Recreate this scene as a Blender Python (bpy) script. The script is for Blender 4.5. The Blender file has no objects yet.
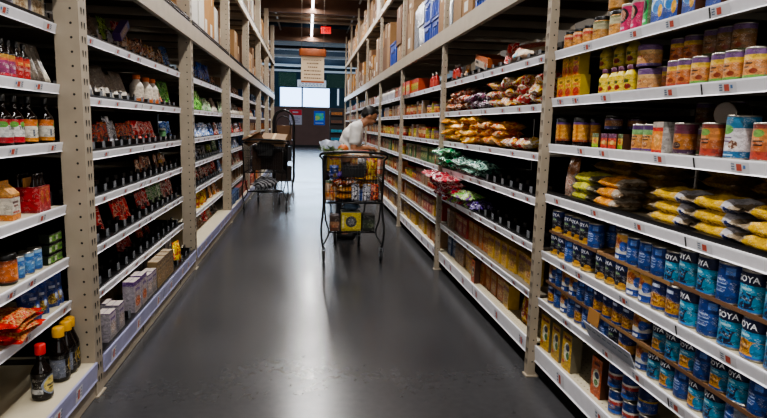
import bpy, bmesh, math, random
from math import sin, cos, pi, radians, sqrt, atan2
from mathutils import Vector, Matrix, Euler, noise
rnd = random.Random(7)
SC = bpy.context.scene
COL = SC.collection

# ------------------------------------------------------------------ materials
MATS = {}
def lin(c):
    return tuple(((x/12.92) if x <= .04045 else ((x+.055)/1.055)**2.4) for x in c)
def hexc(h):
    return lin(tuple(int(h[i:i+2], 16)/255 for i in (0, 2, 4)))
def mat(name, col, rough=.5, metal=0., emit=None, es=1., spec=.5, alpha=1., trans=0., var=.12, nscale=30., bump=0.):
    """plain surface with a slight procedural mottling"""
    if name in MATS: return MATS[name]
    m = bpy.data.materials.new(name); m.use_nodes = True
    nt = m.node_tree; b = nt.nodes['Principled BSDF']
    c = hexc(col) if isinstance(col, str) else col
    b.inputs['Roughness'].default_value = rough
    b.inputs['Metallic'].default_value = metal
    b.inputs['Specular IOR Level'].default_value = spec
    if trans: b.inputs['Transmission Weight'].default_value = trans
    if alpha < 1: b.inputs['Alpha'].default_value = alpha
    if emit is not None:
        b.inputs['Emission Color'].default_value = (*(hexc(emit) if isinstance(emit, str) else emit), 1)
        b.inputs['Emission Strength'].default_value = es
    if var:
        tc = nt.nodes.new('ShaderNodeTexCoord'); n = nt.nodes.new('ShaderNodeTexNoise')
        n.inputs['Scale'].default_value = nscale; n.inputs['Detail'].default_value = 3
        nt.links.new(tc.outputs['Object'], n.inputs['Vector'])
        mr = nt.nodes.new('ShaderNodeMapRange')
        mr.inputs['From Min'].default_value = .3; mr.inputs['From Max'].default_value = .7
        mr.inputs['To Min'].default_value = 1-var; mr.inputs['To Max'].default_value = 1+var
        nt.links.new(n.outputs['Fac'], mr.inputs['Value'])
        mx = nt.nodes.new('ShaderNodeVectorMath'); mx.operation = 'SCALE'
        mx.inputs[0].default_value = c; nt.links.new(mr.outputs[0], mx.inputs['Scale'])
        nt.links.new(mx.outputs[0], b.inputs['Base Color'])
        if bump:
            bp = nt.nodes.new('ShaderNodeBump'); bp.inputs['Strength'].default_value = bump; bp.inputs['Distance'].default_value = .01
            nt.links.new(n.outputs['Fac'], bp.inputs['Height']); nt.links.new(bp.outputs[0], b.inputs['Normal'])
    else:
        b.inputs['Base Color'].default_value = (*c, 1)
    MATS[name] = m
    return m

def pack(name, bands, shapes=(), rough=.45, h=1., speck=0.0, metal=0.):
    """printed packaging: bands [(z_from, colour)...] in metres up the pack, then shapes:
    ('e',cx,cz,rx,rz,col[,col2]) ellipse, ('r',cx,cz,w,hh,col[,col2]) rectangle; col2 mottles with col like printed food"""
    if name in MATS: return MATS[name]
    m = bpy.data.materials.new(name); m.use_nodes = True
    nt = m.node_tree; N = nt.nodes; Lk = nt.links; b = N['Principled BSDF']
    b.inputs['Roughness'].default_value = rough; b.inputs['Metallic'].default_value = metal
    tc = N.new('ShaderNodeTexCoord'); sp = N.new('ShaderNodeSeparateXYZ'); Lk.new(tc.outputs['Object'], sp.inputs[0])
    def math_(op, a, bb=None, cc=None):
        n = N.new('ShaderNodeMath'); n.operation = op
        for i, v in enumerate((a, bb, cc)):
            if v is None: continue
            if isinstance(v, (int, float)): n.inputs[i].default_value = v
            else: Lk.new(v, n.inputs[i])
        return n.outputs[0]
    no = N.new('ShaderNodeTexNoise'); no.inputs['Scale'].default_value = 110; no.inputs['Detail'].default_value = 2
    Lk.new(tc.outputs['Object'], no.inputs['Vector'])
    food = math_('GREATER_THAN', no.outputs['Fac'], .5)
    def mix(f, a, c):
        n = N.new('ShaderNodeMix'); n.data_type = 'RGBA'
        if isinstance(f, (int, float)): n.inputs[0].default_value = f
        else: Lk.new(f, n.inputs[0])
        for i, v in ((6, a), (7, c)):
            if isinstance(v, tuple): n.inputs[i].default_value = (*v, 1)
            else: Lk.new(v, n.inputs[i])
        return n.outputs[2]
    r = N.new('ShaderNodeValToRGB'); r.color_ramp.interpolation = 'CONSTANT'
    zz = math_('DIVIDE', sp.outputs[2], h)
    Lk.new(zz, r.inputs[0])
    els = r.color_ramp.elements
    els[0].position = 0; els[0].color = (*hexc(bands[0][1]), 1)
    if len(bands) > 1:
        els[1].position = bands[1][0]/h; els[1].color = (*hexc(bands[1][1]), 1)
        for z, c in bands[2:]:
            e = els.new(z/h); e.color = (*hexc(c), 1)
    else:
        els[1].position = 1; els[1].color = (*hexc(bands[0][1]), 1)
    cur = r.outputs[0]
    for s in shapes:
        k, cx, cz, a, bb, c = s[:6]
        dx = math_('SUBTRACT', sp.outputs[0], cx); dz = math_('SUBTRACT', sp.outputs[2], cz)
        if k == 'e':
            q = math_('ADD', math_('POWER', math_('ABSOLUTE', math_('DIVIDE', dx, a)), 2.), math_('POWER', math_('ABSOLUTE', math_('DIVIDE', dz, bb)), 2.))
            f = math_('LESS_THAN', q, 1.)
        else:
            f = math_('MULTIPLY', math_('LESS_THAN', math_('ABSOLUTE', dx), a/2), math_('LESS_THAN', math_('ABSOLUTE', dz), bb/2))
        cc = hexc(c)
        if len(s) > 6: cc = mix(food, cc, hexc(s[6]))
        cur = mix(f, cur, cc)
    oi = N.new('ShaderNodeObjectInfo')
    mr = N.new('ShaderNodeMapRange'); mr.inputs['To Min'].default_value = .8; mr.inputs['To Max'].default_value = 1.15
    Lk.new(oi.outputs['Random'], mr.inputs['Value'])
    n2 = N.new('ShaderNodeTexNoise'); n2.inputs['Scale'].default_value = 45
    Lk.new(tc.outputs['Object'], n2.inputs['Vector'])
    m2 = N.new('ShaderNodeMapRange'); m2.inputs['From Min'].default_value = .35; m2.inputs['From Max'].default_value = .65
    m2.inputs['To Min'].default_value = 1-speck; m2.inputs['To Max'].default_value = 1+speck
    Lk.new(n2.outputs['Fac'], m2.inputs['Value'])
    # printed detail: colour cells and little lines of small print
    vo = N.new('ShaderNodeTexVoronoi'); vo.inputs['Scale'].default_value = 62
    vm = N.new('ShaderNodeMapping'); vm.inputs['Scale'].default_value = (1, 1, 1.6); Lk.new(tc.outputs['Object'], vm.inputs[0]); Lk.new(vm.outputs[0], vo.inputs['Vector'])
    sc_ = N.new('ShaderNodeSeparateXYZ'); Lk.new(vo.outputs['Color'], sc_.inputs[0])
    vv = N.new('ShaderNodeMapRange'); vv.inputs['To Min'].default_value = .72; vv.inputs['To Max'].default_value = 1.25; Lk.new(sc_.outputs[0], vv.inputs['Value'])
    vb = N.new('ShaderNodeMapping'); vb.inputs['Scale'].default_value = (260, 260, 620); Lk.new(tc.outputs['Object'], vb.inputs[0])
    n3 = N.new('ShaderNodeTexNoise'); n3.inputs['Scale'].default_value = 1; n3.inputs['Detail'].default_value = 0; Lk.new(vb.outputs[0], n3.inputs['Vector'])
    ink = math_('MULTIPLY', math_('GREATER_THAN', n3.outputs['Fac'], .6), math_('GREATER_THAN', sc_.outputs[1], .45))
    cur = mix(math_('MULTIPLY', ink, .5), cur, mix(math_('GREATER_THAN', sc_.outputs[2], .5), (.02, .015, .015), (.6, .58, .52)))
    v = N.new('ShaderNodeVectorMath'); v.operation = 'SCALE'; Lk.new(cur, v.inputs[0]); Lk.new(math_('MULTIPLY', vv.outputs[0], math_('MULTIPLY', mr.outputs[0], m2.outputs[0])), v.inputs['Scale'])
    Lk.new(v.outputs[0], b.inputs['Base Color'])
    MATS[name] = m
    return m

def patchy(name, cols, scale=14, rough=.25):
    '''crinkled printed film: irregular patches of the pack's colours'''
    if name in MATS: return MATS[name]
    m = bpy.data.materials.new(name); m.use_nodes = True; nt = m.node_tree; N = nt.nodes; Lk = nt.links; b = N['Principled BSDF']
    b.inputs['Roughness'].default_value = rough
    tc = N.new('ShaderNodeTexCoord'); oi = N.new('ShaderNodeObjectInfo')
    ad = N.new('ShaderNodeVectorMath'); ad.operation = 'ADD'; Lk.new(tc.outputs['Object'], ad.inputs[0]); Lk.new(oi.outputs['Random'], ad.inputs[1])
    no = N.new('ShaderNodeTexNoise'); no.inputs['Scale'].default_value = scale; no.inputs['Detail'].default_value = 3; no.inputs['Distortion'].default_value = .6; Lk.new(ad.outputs[0], no.inputs['Vector'])
    r = N.new('ShaderNodeValToRGB'); r.color_ramp.interpolation = 'CONSTANT'; e = r.color_ramp.elements
    pos = [0, .42, .5, .57, .63, .68][:len(cols)]
    e[0].position = 0; e[0].color = (*hexc(cols[0]), 1); e[1].position = pos[1]; e[1].color = (*hexc(cols[1]), 1)
    for p_, c in list(zip(pos, cols))[2:]:
        q = e.new(p_); q.color = (*hexc(c), 1)
    Lk.new(no.outputs['Fac'], r.inputs[0])
    mr = N.new('ShaderNodeMapRange'); mr.inputs['To Min'].default_value = .75; mr.inputs['To Max'].default_value = 1.25; Lk.new(oi.outputs['Random'], mr.inputs['Value'])
    v = N.new('ShaderNodeVectorMath'); v.operation = 'SCALE'; Lk.new(r.outputs[0], v.inputs[0]); Lk.new(mr.outputs[0], v.inputs['Scale']); Lk.new(v.outputs[0], b.inputs['Base Color'])
    n2 = N.new('ShaderNodeTexNoise'); n2.inputs['Scale'].default_value = 28; n2.inputs['Detail'].default_value = 2; n2.inputs['Distortion'].default_value = 1.5; Lk.new(ad.outputs[0], n2.inputs['Vector'])
    bp = N.new('ShaderNodeBump'); bp.inputs['Strength'].default_value = .9; bp.inputs['Distance'].default_value = .012; Lk.new(n2.outputs['Fac'], bp.inputs['Height']); Lk.new(bp.outputs[0], b.inputs['Normal'])
    MATS[name] = m
    return m

# ------------------------------------------------------------------ mesh builder
class MB:
    def __init__(s): s.v = []; s.f = []; s.m = []; s.sm = []; s.mats = []
    def mi(s, m):
        if m not in s.mats: s.mats.append(m)
        return s.mats.index(m)
    def add(s, vs, fs, m, smooth=False):
        o = len(s.v); s.v += [tuple(x) for x in vs]; k = s.mi(m)
        for f in fs: s.f.append(tuple(i+o for i in f)); s.m.append(k); s.sm.append(smooth)
        return s
    def box(s, x0, x1, y0, y1, z0, z1, m, M=None, bev=0.):
        if x1 < x0: x0, x1 = x1, x0
        if y1 < y0: y0, y1 = y1, y0
        if bev > 0:
            bm = bmesh.new(); bmesh.ops.create_cube(bm, size=1)
            for v in bm.verts: v.co = Vector((x0+(v.co.x+.5)*(x1-x0), y0+(v.co.y+.5)*(y1-y0), z0+(v.co.z+.5)*(z1-z0)))
            bmesh.ops.bevel(bm, geom=bm.edges[:], offset=bev, segments=1, affect='EDGES')
            bm.verts.index_update()
            vs = [v.co.copy() for v in bm.verts]; fs = [[v.index for v in f.verts] for f in bm.faces]; bm.free()
        else:
            vs = [Vector(p) for p in ((x0,y0,z0),(x1,y0,z0),(x1,y1,z0),(x0,y1,z0),(x0,y0,z1),(x1,y0,z1),(x1,y1,z1),(x0,y1,z1))]
            fs = [(0,3,2,1),(4,5,6,7),(0,1,5,4),(1,2,6,5),(2,3,7,6),(3,0,4,7)]
        if M: vs = [M @ v for v in vs]
        return s.add(vs, fs, m)
    def lathe(s, prof, m, seg=16, M=None, cap=True, smooth=True, cx=0, cy=0, sy=1.):
        """prof [(r,z)...] bottom to top; m may be a list giving one material per ring"""
        n = len(prof); vs = []
        for r, z in prof:
            for i in range(seg):
                a = 2*pi*i/seg + pi/seg; vs.append(Vector((cx+r*cos(a), cy+r*sin(a)*sy, z)))
        if M: vs = [M @ v for v in vs]
        o = len(s.v); s.v += [tuple(x) for x in vs]
        for j in range(n-1):
            mm = m[min(j, len(m)-1)] if isinstance(m, (list, tuple)) else m
            k = s.mi(mm)
            for i in range(seg):
                i2 = (i+1) % seg
                s.f.append((o+j*seg+i, o+j*seg+i2, o+(j+1)*seg+i2, o+(j+1)*seg+i)); s.m.append(k); s.sm.append(smooth)
        if cap:
            k0 = s.mi(m[0] if isinstance(m, (list, tuple)) else m); k1 = s.mi(m[-1] if isinstance(m, (list, tuple)) else m)
            if prof[0][0] > 1e-5: s.f.append(tuple(o+i for i in range(seg-1, -1, -1))); s.m.append(k0); s.sm.append(False)
            if prof[-1][0] > 1e-5: s.f.append(tuple(o+(n-1)*seg+i for i in range(seg))); s.m.append(k1); s.sm.append(False)
        return s
    def tube(s, pts, r, m, seg=8, closed=False):
        pts = [Vector(p) for p in pts]; n = len(pts); vs = []
        rs = r if isinstance(r, (list, tuple)) else [r]*n
        up = None
        for i, p in enumerate(pts):
            if closed: t = (pts[(i+1) % n]-pts[i-1])
            else: t = (pts[min(i+1, n-1)]-pts[max(i-1, 0)])
            t.normalize()
            if up is None:
                up = Vector((0, 0, 1)) if abs(t.z) < .9 else Vector((1, 0, 0))
            a = t.cross(up)
            if a.length < 1e-4: a = t.cross(Vector((0, 1, 0)))
            a.normalize(); b = a.cross(t).normalized(); up = b
            for k in range(seg):
                w = 2*pi*k/seg; vs.append(p+(a*cos(w)+b*sin(w))*rs[i])
        fs = []
        for i in range(n if closed else n-1):
            j = (i+1) % n
            for k in range(seg):
                k2 = (k+1) % seg; fs.append((i*seg+k, i*seg+k2, j*seg+k2, j*seg+k))
        if not closed:
            fs.append(tuple(range(seg-1, -1, -1))); fs.append(tuple((n-1)*seg+k for k in range(seg)))
        return s.add(vs, fs, m, True)
    def mesh(s, name):
        me = bpy.data.meshes.new(name); me.from_pydata(s.v, [], s.f)
        for m in s.mats: me.materials.append(m)
        me.polygons.foreach_set('material_index', s.m); me.polygons.foreach_set('use_smooth', s.sm)
        me.update()
        return me
    def build(s, name, parent=None, loc=(0,0,0), rz=0):
        o = bpy.data.objects.new(name, s.mesh(name)); COL.objects.link(o); o.location = loc; o.rotation_euler = (0, 0, rz)
        if parent: o.parent = parent
        return o
def bez(pts, n=8):
    """smooth path through control points (Catmull-Rom)"""
    P = [Vector(p) for p in pts]; out = []
    for i in range(len(P)-1):
        a = P[max(i-1, 0)]; b = P[i]; c = P[i+1]; d = P[min(i+2, len(P)-1)]
        for k in range(n):
            t = k/n
            out.append(.5*((2*b)+(-a+c)*t+(2*a-5*b+4*c-d)*t*t+(-a+3*b-3*c+d)*t**3))
    out.append(P[-1]); return out
def empty(name, loc=(0,0,0), rz=0):
    o = bpy.data.objects.new(name, None); COL.objects.link(o); o.location = loc; o.rotation_euler = (0, 0, rz); o.empty_display_size = .05
    return o
def tag(o, label, cat, group=None, kind=None):
    if label: o['label'] = label
    if cat: o['category'] = cat
    if group: o['group'] = group
    if kind: o['kind'] = kind
    return o
def struct(o): o['kind'] = 'structure'; return o
_T = {}
def text(s, size=1.):
    """letters of a string as flat mesh: verts centred on x, base at 0"""
    if s not in _T:
        cu = bpy.data.curves.new('t', 'FONT'); cu.body = s; cu.size = 1; cu.resolution_u = 2; cu.offset = .012
        ob = bpy.data.objects.new('t', cu); COL.objects.link(ob)
        dg = bpy.context.evaluated_depsgraph_get(); me = ob.evaluated_get(dg).to_mesh()
        vs = [v.co.copy() for v in me.vertices]; fs = [tuple(p.vertices) for p in me.polygons]
        ob.evaluated_get(dg).to_mesh_clear(); bpy.data.objects.remove(ob); bpy.data.curves.remove(cu)
        x0 = min(v.x for v in vs); x1 = max(v.x for v in vs)
        vs = [(v.x-(x0+x1)/2, v.y) for v in vs]
        _T[s] = (vs, fs, x1-x0)
    vs, fs, w = _T[s]
    return [(x*size, y*size) for x, y in vs], fs, w*size
def add_text_cyl(mb, s, size, R, z, m, ang=0):
    vs, fs, w = text(s, size)
    out = []
    for x, y in vs:
        a = -pi/2+ang+x/R; out.append((R*cos(a)*1.02, R*sin(a)*1.02, z+y))
    mb.add(out, fs, m)
def add_text_flat(mb, s, size, cx, y, z, m, M=None):
    vs, fs, w = text(s, size); out = [Vector((cx+x, y, z+yy)) for x, yy in vs]
    if M: out = [M @ v for v in out]
    mb.add(out, fs, m)

# common materials
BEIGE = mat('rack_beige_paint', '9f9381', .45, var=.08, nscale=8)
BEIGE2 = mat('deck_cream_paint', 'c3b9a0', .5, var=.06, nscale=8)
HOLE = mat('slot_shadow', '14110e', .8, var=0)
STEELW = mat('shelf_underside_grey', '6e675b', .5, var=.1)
RAIL = mat('price_rail_white', 'f0f0f6', .35, var=.03)
RAILB = mat('price_rail_lilac', '9c9cc0', .35, var=.1, nscale=12)
TAGW = mat('price_tag_paper', 'dcdce0', .6, var=0)
TAGR = mat('price_tag_red', 'c05a48', .6, var=0)
TAGK = mat('price_tag_print', '76849a', .6, var=0)
TAGB = mat('price_tag_blue', '5f83b5', .6, var=0)
BLKP = mat('black_plastic', '0c0c0d', .35, var=0)
CLRP = mat('smoked_clear_plastic', '8a8d92', .15, alpha=.75, var=0)
BLKM = mat('black_powder_coat', '0b0b0c', .4, var=0)
RUBB = mat('grey_rubber', '1b1b1d', .6, var=0)
CHROME = mat('zinc_steel', '8a8d90', .3, .9, var=0)
TIN = mat('tin_lid', 'a8a49a', .3, .85, var=0)
WHITE = mat('letter_white', 'e8eaee', .5, var=0)
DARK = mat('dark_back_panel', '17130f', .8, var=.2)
CARD = [mat('corrugated_tan', '86643e', .8, var=.1, nscale=6), mat('corrugated_brown', '684930', .8, var=.1, nscale=6),
        mat('corrugated_orange_tan', '9e7036', .8, var=.1, nscale=6), mat('corrugated_pale', '8a7054', .8, var=.1, nscale=6)]
CARDW = mat('white_carton_board', 'c8c4bc', .7, var=.06)
TAPE = mat('parcel_tape', 'c9b48c', .3, var=0)
BLUEB = mat('blue_tote_plastic', '1d3f94', .4, var=.05)
WRAP = mat('stretch_wrap', '8c929c', .15, var=.25, nscale=20, bump=.5)

AISLE, SIDE, WIN, FAR_FILL, FRONT, UPL, EXPO = 215, 900, 200, 480, 110, 11, 0.0
# ------------------------------------------------------------------ product prototypes
# each make_* returns list of (part name or None for root, mesh); root mesh first
def can(name, r, h, m, word=None, wz=.7, lid=TIN, wcol=WHITE, ws=.0225, seg=20):
    b = MB()
    b.lathe([(r*.96, 0), (r, .002), (r, .004), (r*.975, .006), (r*.975, h-.006), (r, h-.004), (r, h-.002), (r*.96, h)], lid, seg)
    w = MB().lathe([(r*.99, .0055), (r*.99, h-.0055)], m, seg, cap=False)
    if word: add_text_cyl(w, word, ws, r, h*wz, wcol)
    l = MB().lathe([(0.0, h-.002), (r*.6, h-.002), (r*.9, h-.0025), (r*.93, h), (r*.97, h+.001), (r*.97, h-.002)], lid, seg, cap=False)
    return [('can_body', b), ('paper_label', w), ('can_lid', l)]
def jar(name, r, h, glass, label, lid, lz=(.2, .72), lr=.85):
    b = MB().lathe([(r*.85, 0), (r*.98, .004), (r, h*.08), (r, h*.74), (r*.95, h*.8), (r*lr, h*.85)], glass, 18)
    w = MB().lathe([(r*1.012, h*lz[0]), (r*1.012, h*lz[1])], label, 18, cap=False)
    l = MB().lathe([(r*lr*1.03, h*.85), (r*lr*1.04, h*.98), (r*lr*.98, h), (0, h)], lid, 18, cap=False)
    return [('jar_body', b), ('paper_label', w), ('jar_lid', l)]
def bottle(name, r, h, glass, label, cap, lz=(.1, .5), neck=.3, nr=.32, capz=.88, sy=1., shoulder=.62):
    n = r*nr
    b = MB().lathe([(r*.85, 0), (r, .006), (r, h*.3), (r, h*shoulder), (r*.85, h*(shoulder+.06)), (n*1.25, h*(shoulder+.16)), (n, h*(shoulder+.22)), (n, h*capz)], glass, 16, sy=sy)
    w = MB().lathe([(r*1.015, h*lz[0]), (r*1.015, h*lz[1])], label, 16, cap=False, sy=sy)
    c = MB().lathe([(n*1.25, h*capz-.004), (n*1.3, h*.985), (n*1.1, h), (0, h)], cap, 12, cap=False)
    return [('bottle_body', b), ('paper_label', w), ('bottle_cap', c)]
def carton(name, w, d, h, m, side=None, top=None, bev=.002):
    b = MB(); side = side or m; top = top or side
    x, y = w/2, d/2
    vs = [(-x,-y,0),(x,-y,0),(x,y,0),(-x,y,0),(-x,-y,h),(x,-y,h),(x,y,h),(-x,y,h)]
    b.add(vs, [(0,1,5,4)], m); b.add(vs, [(1,2,6,5),(2,3,7,6),(3,0,4,7)], side); b.add(vs, [(0,3,2,1),(4,5,6,7)], top)
    e = .0008
    b.add([(-x+.002,-.002,h+e),(x-.002,-.002,h+e),(x-.002,.002,h+e),(-x+.002,.002,h+e)], [(0,1,2,3)], top if top is side else side)
    return [(None, b)]
def bag(name, w, h, t, m, seed=0, lie=False, crimp=.1, top=None, lean=0., slump=.0, nx=10, nz=12, sharp=.55, wr=1.):
    """pillow bag with crimped ends and creased film"""
    rr = random.Random(seed); off = Vector((rr.random()*50, rr.random()*50, 0)); b = MB()
    vs = []; fs = []
    def P(i, j, s):
        u = i/nx*2-1; v = j/nz
        vv = min(1, max(0, (v-crimp*.8)/(1-1.6*crimp)))
        prof = max(0, 1-abs(u)**2.4)**sharp*max(0, 1-abs(vv*2-1)**3)**.5
        q = Vector((u*2.2, v*3, s))+off
        n1 = noise.noise(q*1.3)*.35*wr; n2 = noise.noise(q*2.7)*.2*wr
        hw = w/2*(1-.07*(1-abs(vv*2-1)) + .03*noise.noise(off+Vector((0, v*4, 0))))
        y = s*t/2*prof*(1+n1)+s*t*.5*n2*(prof > .05)+ (t*.18*sin(i*2.2+seed) if vv in (0, 1) else 0)*(.5)
        z = h*v
        if slump: z += h*slump*noise.noise(off+Vector((u*1.5, 0, 7)))*v
        return Vector((u*hw, y, z))
    for s in (-1, 1):
        for j in range(nz+1):
            for i in range(nx+1): vs.append(P(i, j, s))
    K = (nx+1)*(nz+1)
    for j in range(nz):
        for i in range(nx):
            a = j*(nx+1)+i
            fs.append((a, a+1, a+nx+2, a+nx+1)); fs.append((K+a+1, K+a, K+a+nx+1, K+a+nx+2))
    for j in range(nz):
        a = j*(nx+1); c = a+nx
        fs.append((K+a, a, a+nx+1, K+a+nx+1)); fs.append((c, K+c, K+c+nx+1, c+nx+1))
    if lean:
        M = Matrix.Rotation(-lean, 3, 'X'); vs = [M @ v for v in vs]
    if lie:
        # lay it down: the length runs along the shelf (local x), thickness is vertical
        vs = [Vector((v.z-h/2, v.x, v.y+t*.5)) for v in vs]
    mz = min(v.z for v in vs); vs = [v-Vector((0, 0, mz)) for v in vs]
    b.add(vs, fs, m, True)
    return [(None, b)]
def pouch(name, w, h, t, m, seed=0, lean=.12):
    """stand-up pouch: wide gusset at the foot, flat sealed top"""
    rr = random.Random(seed); off = Vector((rr.random()*50, rr.random()*50, 0)); b = MB(); nx, nz = 8, 9; vs = []; fs = []
    for s in (-1, 1):
        for j in range(nz+1):
            for i in range(nx+1):
                u = i/nx*2-1; v = j/nz
                th = (1-v)**.7*max(0, 1-abs(u)**3)**.5
                th = max(th, .02 if abs(u) < 1 else 0)
                n = noise.noise(Vector((u*2, v*3, s))+off)*.3
                y = s*t/2*th*(1+n)+t*.1*noise.noise(Vector((u, v*2, 3))+off)*v
                vs.append(Vector((u*w/2*(1-.05*(1-v)**2*0-.04*abs(noise.noise(Vector((v*3, 0, 0))+off))), y, h*v)))
    K = (nx+1)*(nz+1)
    for j in range(nz):
        for i in range(nx):
            a = j*(nx+1)+i
            fs.append((a, a+1, a+nx+2, a+nx+1)); fs.append((K+a+1, K+a, K+a+nx+1, K+a+nx+2))
        a = j*(nx+1); c = a+nx
        fs.append((K+a, a, a+nx+1, K+a+nx+1)); fs.append((c, K+c, K+c+nx+1, c+nx+1))
    for i in range(nx):
        fs.append((i+1, i, K+i, K+i+1)); a = nz*(nx+1)+i; fs.append((a, a+1, K+a+1, K+a))
    M = Matrix.Rotation(-lean, 3, 'X'); vs = [M @ v for v in vs]
    mz = min(v.z for v in vs); vs = [v-Vector((0, 0, mz)) for v in vs]
    b.add(vs, fs, m, True)
    return [(None, b)]

PROTO = {}   # variant -> (object name, category, look phrase, parts, half width)
LIB = bpy.data.collections.new('prototypes')  # never linked to the scene
def reg(var, oname, cat, look, parts, hw):
    PROTO[var] = (oname, cat, look, [(pn or oname, b.mesh(pn or oname)) for pn, b in parts], hw)
def place(var, loc, rz, label=None, group=None, rx=0, ry=0, scale=1, parts=True, z_front=None):
    oname, cat, look, res, hw = PROTO[var]
    multi = len(res) > 1
    if multi and not parts: res = JOINED.setdefault(var, [(oname, join_parts(res, oname))]); multi = False
    root = bpy.data.objects.new(oname, None if multi else res[0][1]); COL.objects.link(root)
    if multi: root.empty_display_size = .02
    root.location = loc; root.rotation_euler = (rx, ry, rz)
    if scale != 1: root.scale = (scale,)*3 if isinstance(scale, (int, float)) else scale
    root['label'] = label or look; root['category'] = cat
    if group: root['group'] = group
    if multi:
        for nm, me in res:
            c = bpy.data.objects.new(nm, me); COL.objects.link(c); c.parent = root
    return root
JOINED = {}
def join_parts(res, name):
    '''one light mesh for copies too small to show their parts'''
    b = MB()
    for nm, me in res:
        ms = list(me.materials)
        for p in me.polygons: 
            b.add([me.vertices[i].co for i in p.vertices], [tuple(range(len(p.vertices)))], ms[p.material_index], p.use_smooth)
    return b.mesh(name)

# --- cans
def goya(name, mid, low, low2, acc):
    return pack(name, [(0, acc), (.012, low), (.05, mid), (.074, '0d1838')], [('e', 0, .034, .026, .02, low, low2), ('r', .0, .064, .03, .006, '7fb8c8'), ('e', -.03, .03, .012, .02, low2, mid), ('e', .03, .03, .012, .02, mid)], h=.112)
reg('can_goya_teal', 'bean_can', 'can', 'teal and navy bean can', can('', .037, .112, goya('p_teal', '1c7fa0', '15203f', '2a77a8', '2a6fae'), 'GOYA', .735), .038)
reg('can_goya_gold', 'bean_can', 'can', 'blue can of golden chickpeas', can('', .037, .112, goya('p_gold', '2178a0', 'c08a35', '7a4f1c', '24509c'), 'GOYA', .735), .038)
reg('can_goya_black', 'bean_can', 'can', 'navy can with black beans and yellow foot', can('', .037, .112, pack('p_black', [(0, 'c49a3a'), (.018, '141a38'), (.08, '14265e')], [('e', 0, .04, .025, .02, '0a0a10', '22202a'), ('r', 0, .067, .03, .007, '4e7a3c'), ('e', .022, .022, .012, .012, 'b8862e')], h=.112), 'GOYA', .735), .038)
reg('can_food_blue', 'vegetable_can', 'can', 'blue based can with gold food picture', can('', .037, .112, pack('p_food', [(0, '1d3f8f'), (.03, 'c8c6c0'), (.05, 'b98b45')], [('e', 0, .078, .022, .02, '6b3318', '8e5526'), ('r', 0, .016, .03, .012, 'cfd2da'), ('e', .026, .06, .012, .02, '2b4d9c')], h=.112), None), .038)
reg('can_plain_blue', 'vegetable_can', 'can', 'blue can turned to its printed back', can('', .037, .112, pack('p_plain', [(0, '16336f'), (.02, '20468c'), (.07, '14306e')], [('r', 0, .045, .035, .003, '8fa6cc'), ('r', 0, .055, .035, .003, '8fa6cc'), ('r', 0, .065, .03, .003, '8fa6cc'), ('r', -.004, .033, .03, .003, '8fa6cc'), ('r', .022, .09, .018, .02, '4c74b8')], h=.112), None), .038)
reg('can_corn_gold', 'vegetable_can', 'can', 'navy can with a heap of gold corn', can('', .037, .112, pack('p_corn', [(0, '18357a'), (.015, 'b8822c'), (.055, '12225a')], [('e', 0, .04, .032, .024, 'c2912f', '8a4e17'), ('r', 0, .09, .034, .012, 'b9c4da')], h=.112), None), .038)
reg('can_blue_grey', 'vegetable_can', 'can', 'large blue can with grey side panel', can('', .052, .125, pack('p_bluegrey', [(0, '24509a'), (.02, '1b3f86')], [('r', .03, .06, .035, .1, '77808f'), ('r', -.012, .06, .03, .004, '8ea8d2'), ('r', -.012, .075, .03, .004, '8ea8d2')], h=.125), None), .054)
reg('can_redblue', 'vegetable_can', 'can', 'navy can with red and white band', can('', .038, .112, pack('p_redblue', [(0, '2450a0'), (.02, '1a2c60'), (.045, 'a83226'), (.06, 'c8c2b8'), (.07, '18326e')], [('e', 0, .035, .02, .012, '8a6e4a', '2450a0')], h=.112), None), .039)
reg('can_navy_gold', 'vegetable_can', 'can', 'dark navy can with yellow curve', can('', .04, .112, pack('p_navygold', [(0, '1a3a88'), (.05, 'b8952f'), (.058, '10204e')], [('r', 0, .03, .04, .014, 'b8c0d4')], h=.112), None), .041)
def soup(n, mid, low, mid2='d9b13c'):
    return pack(n, [(0, low), (.016, mid), (.062, mid2), (.078, '6d4d7c')], [('r', 0, .052, .03, .006, '5a3520'), ('r', -.004, .04, .022, .005, '5a3520'), ('e', .018, .028, .01, .008, '8c3b20')], h=.1)
reg('can_soup_green', 'soup_can', 'can', 'orange soup can with green foot and purple top', can('', .037, .1, soup('p_sg', 'd08a4c', '6aa045')), .038)
reg('can_soup_red', 'soup_can', 'can', 'orange soup can with red foot', can('', .037, .1, soup('p_sr', 'c8743a', 'a84a34')), .038)
reg('can_soup_dim', 'soup_can', 'can', 'shade darkened soup can', can('', .037, .1, soup('p_sd', '8a5e34', '4f5c2c', '7f6030')), .038)  # darker copy of the soup label, shelf shade put into its colours
reg('can_soup_purple', 'soup_can', 'can', 'soup can with purple foot and green top', can('', .038, .112, pack('p_sp', [(0, '5b3a78'), (.014, 'c98a44'), (.07, '7bab6b'), (.09, '5b3a70')], [('r', 0, .062, .05, .006, '40281a'), ('r', 0, .05, .04, .005, '40281a'), ('e', 0, .03, .02, .012, '9a5a34', 'd0a070')], h=.112)), .039)
reg('can_soup_redgreen', 'soup_can', 'can', 'orange red soup can with green patch', can('', .04, .118, pack('p_srg', [(0, 'a83e2c'), (.03, 'b3612e'), (.06, 'c77c3c'), (.1, '843a30')], [('e', .0, .086, .02, .012, '6f9a4a'), ('r', 0, .062, .04, .005, '3c2012'), ('r', 0, .05, .034, .005, '3c2012')], h=.118)), .041)
reg('can_dark_orange', 'soup_can', 'can', 'dark purple can with brown orange label', can('', .041, .118, pack('p_do', [(0, '3a1f3c'), (.02, '9a5e24'), (.078, '5a2438')], [('e', .0, .035, .018, .012, '3a1d14')], h=.118)), .042)
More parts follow.
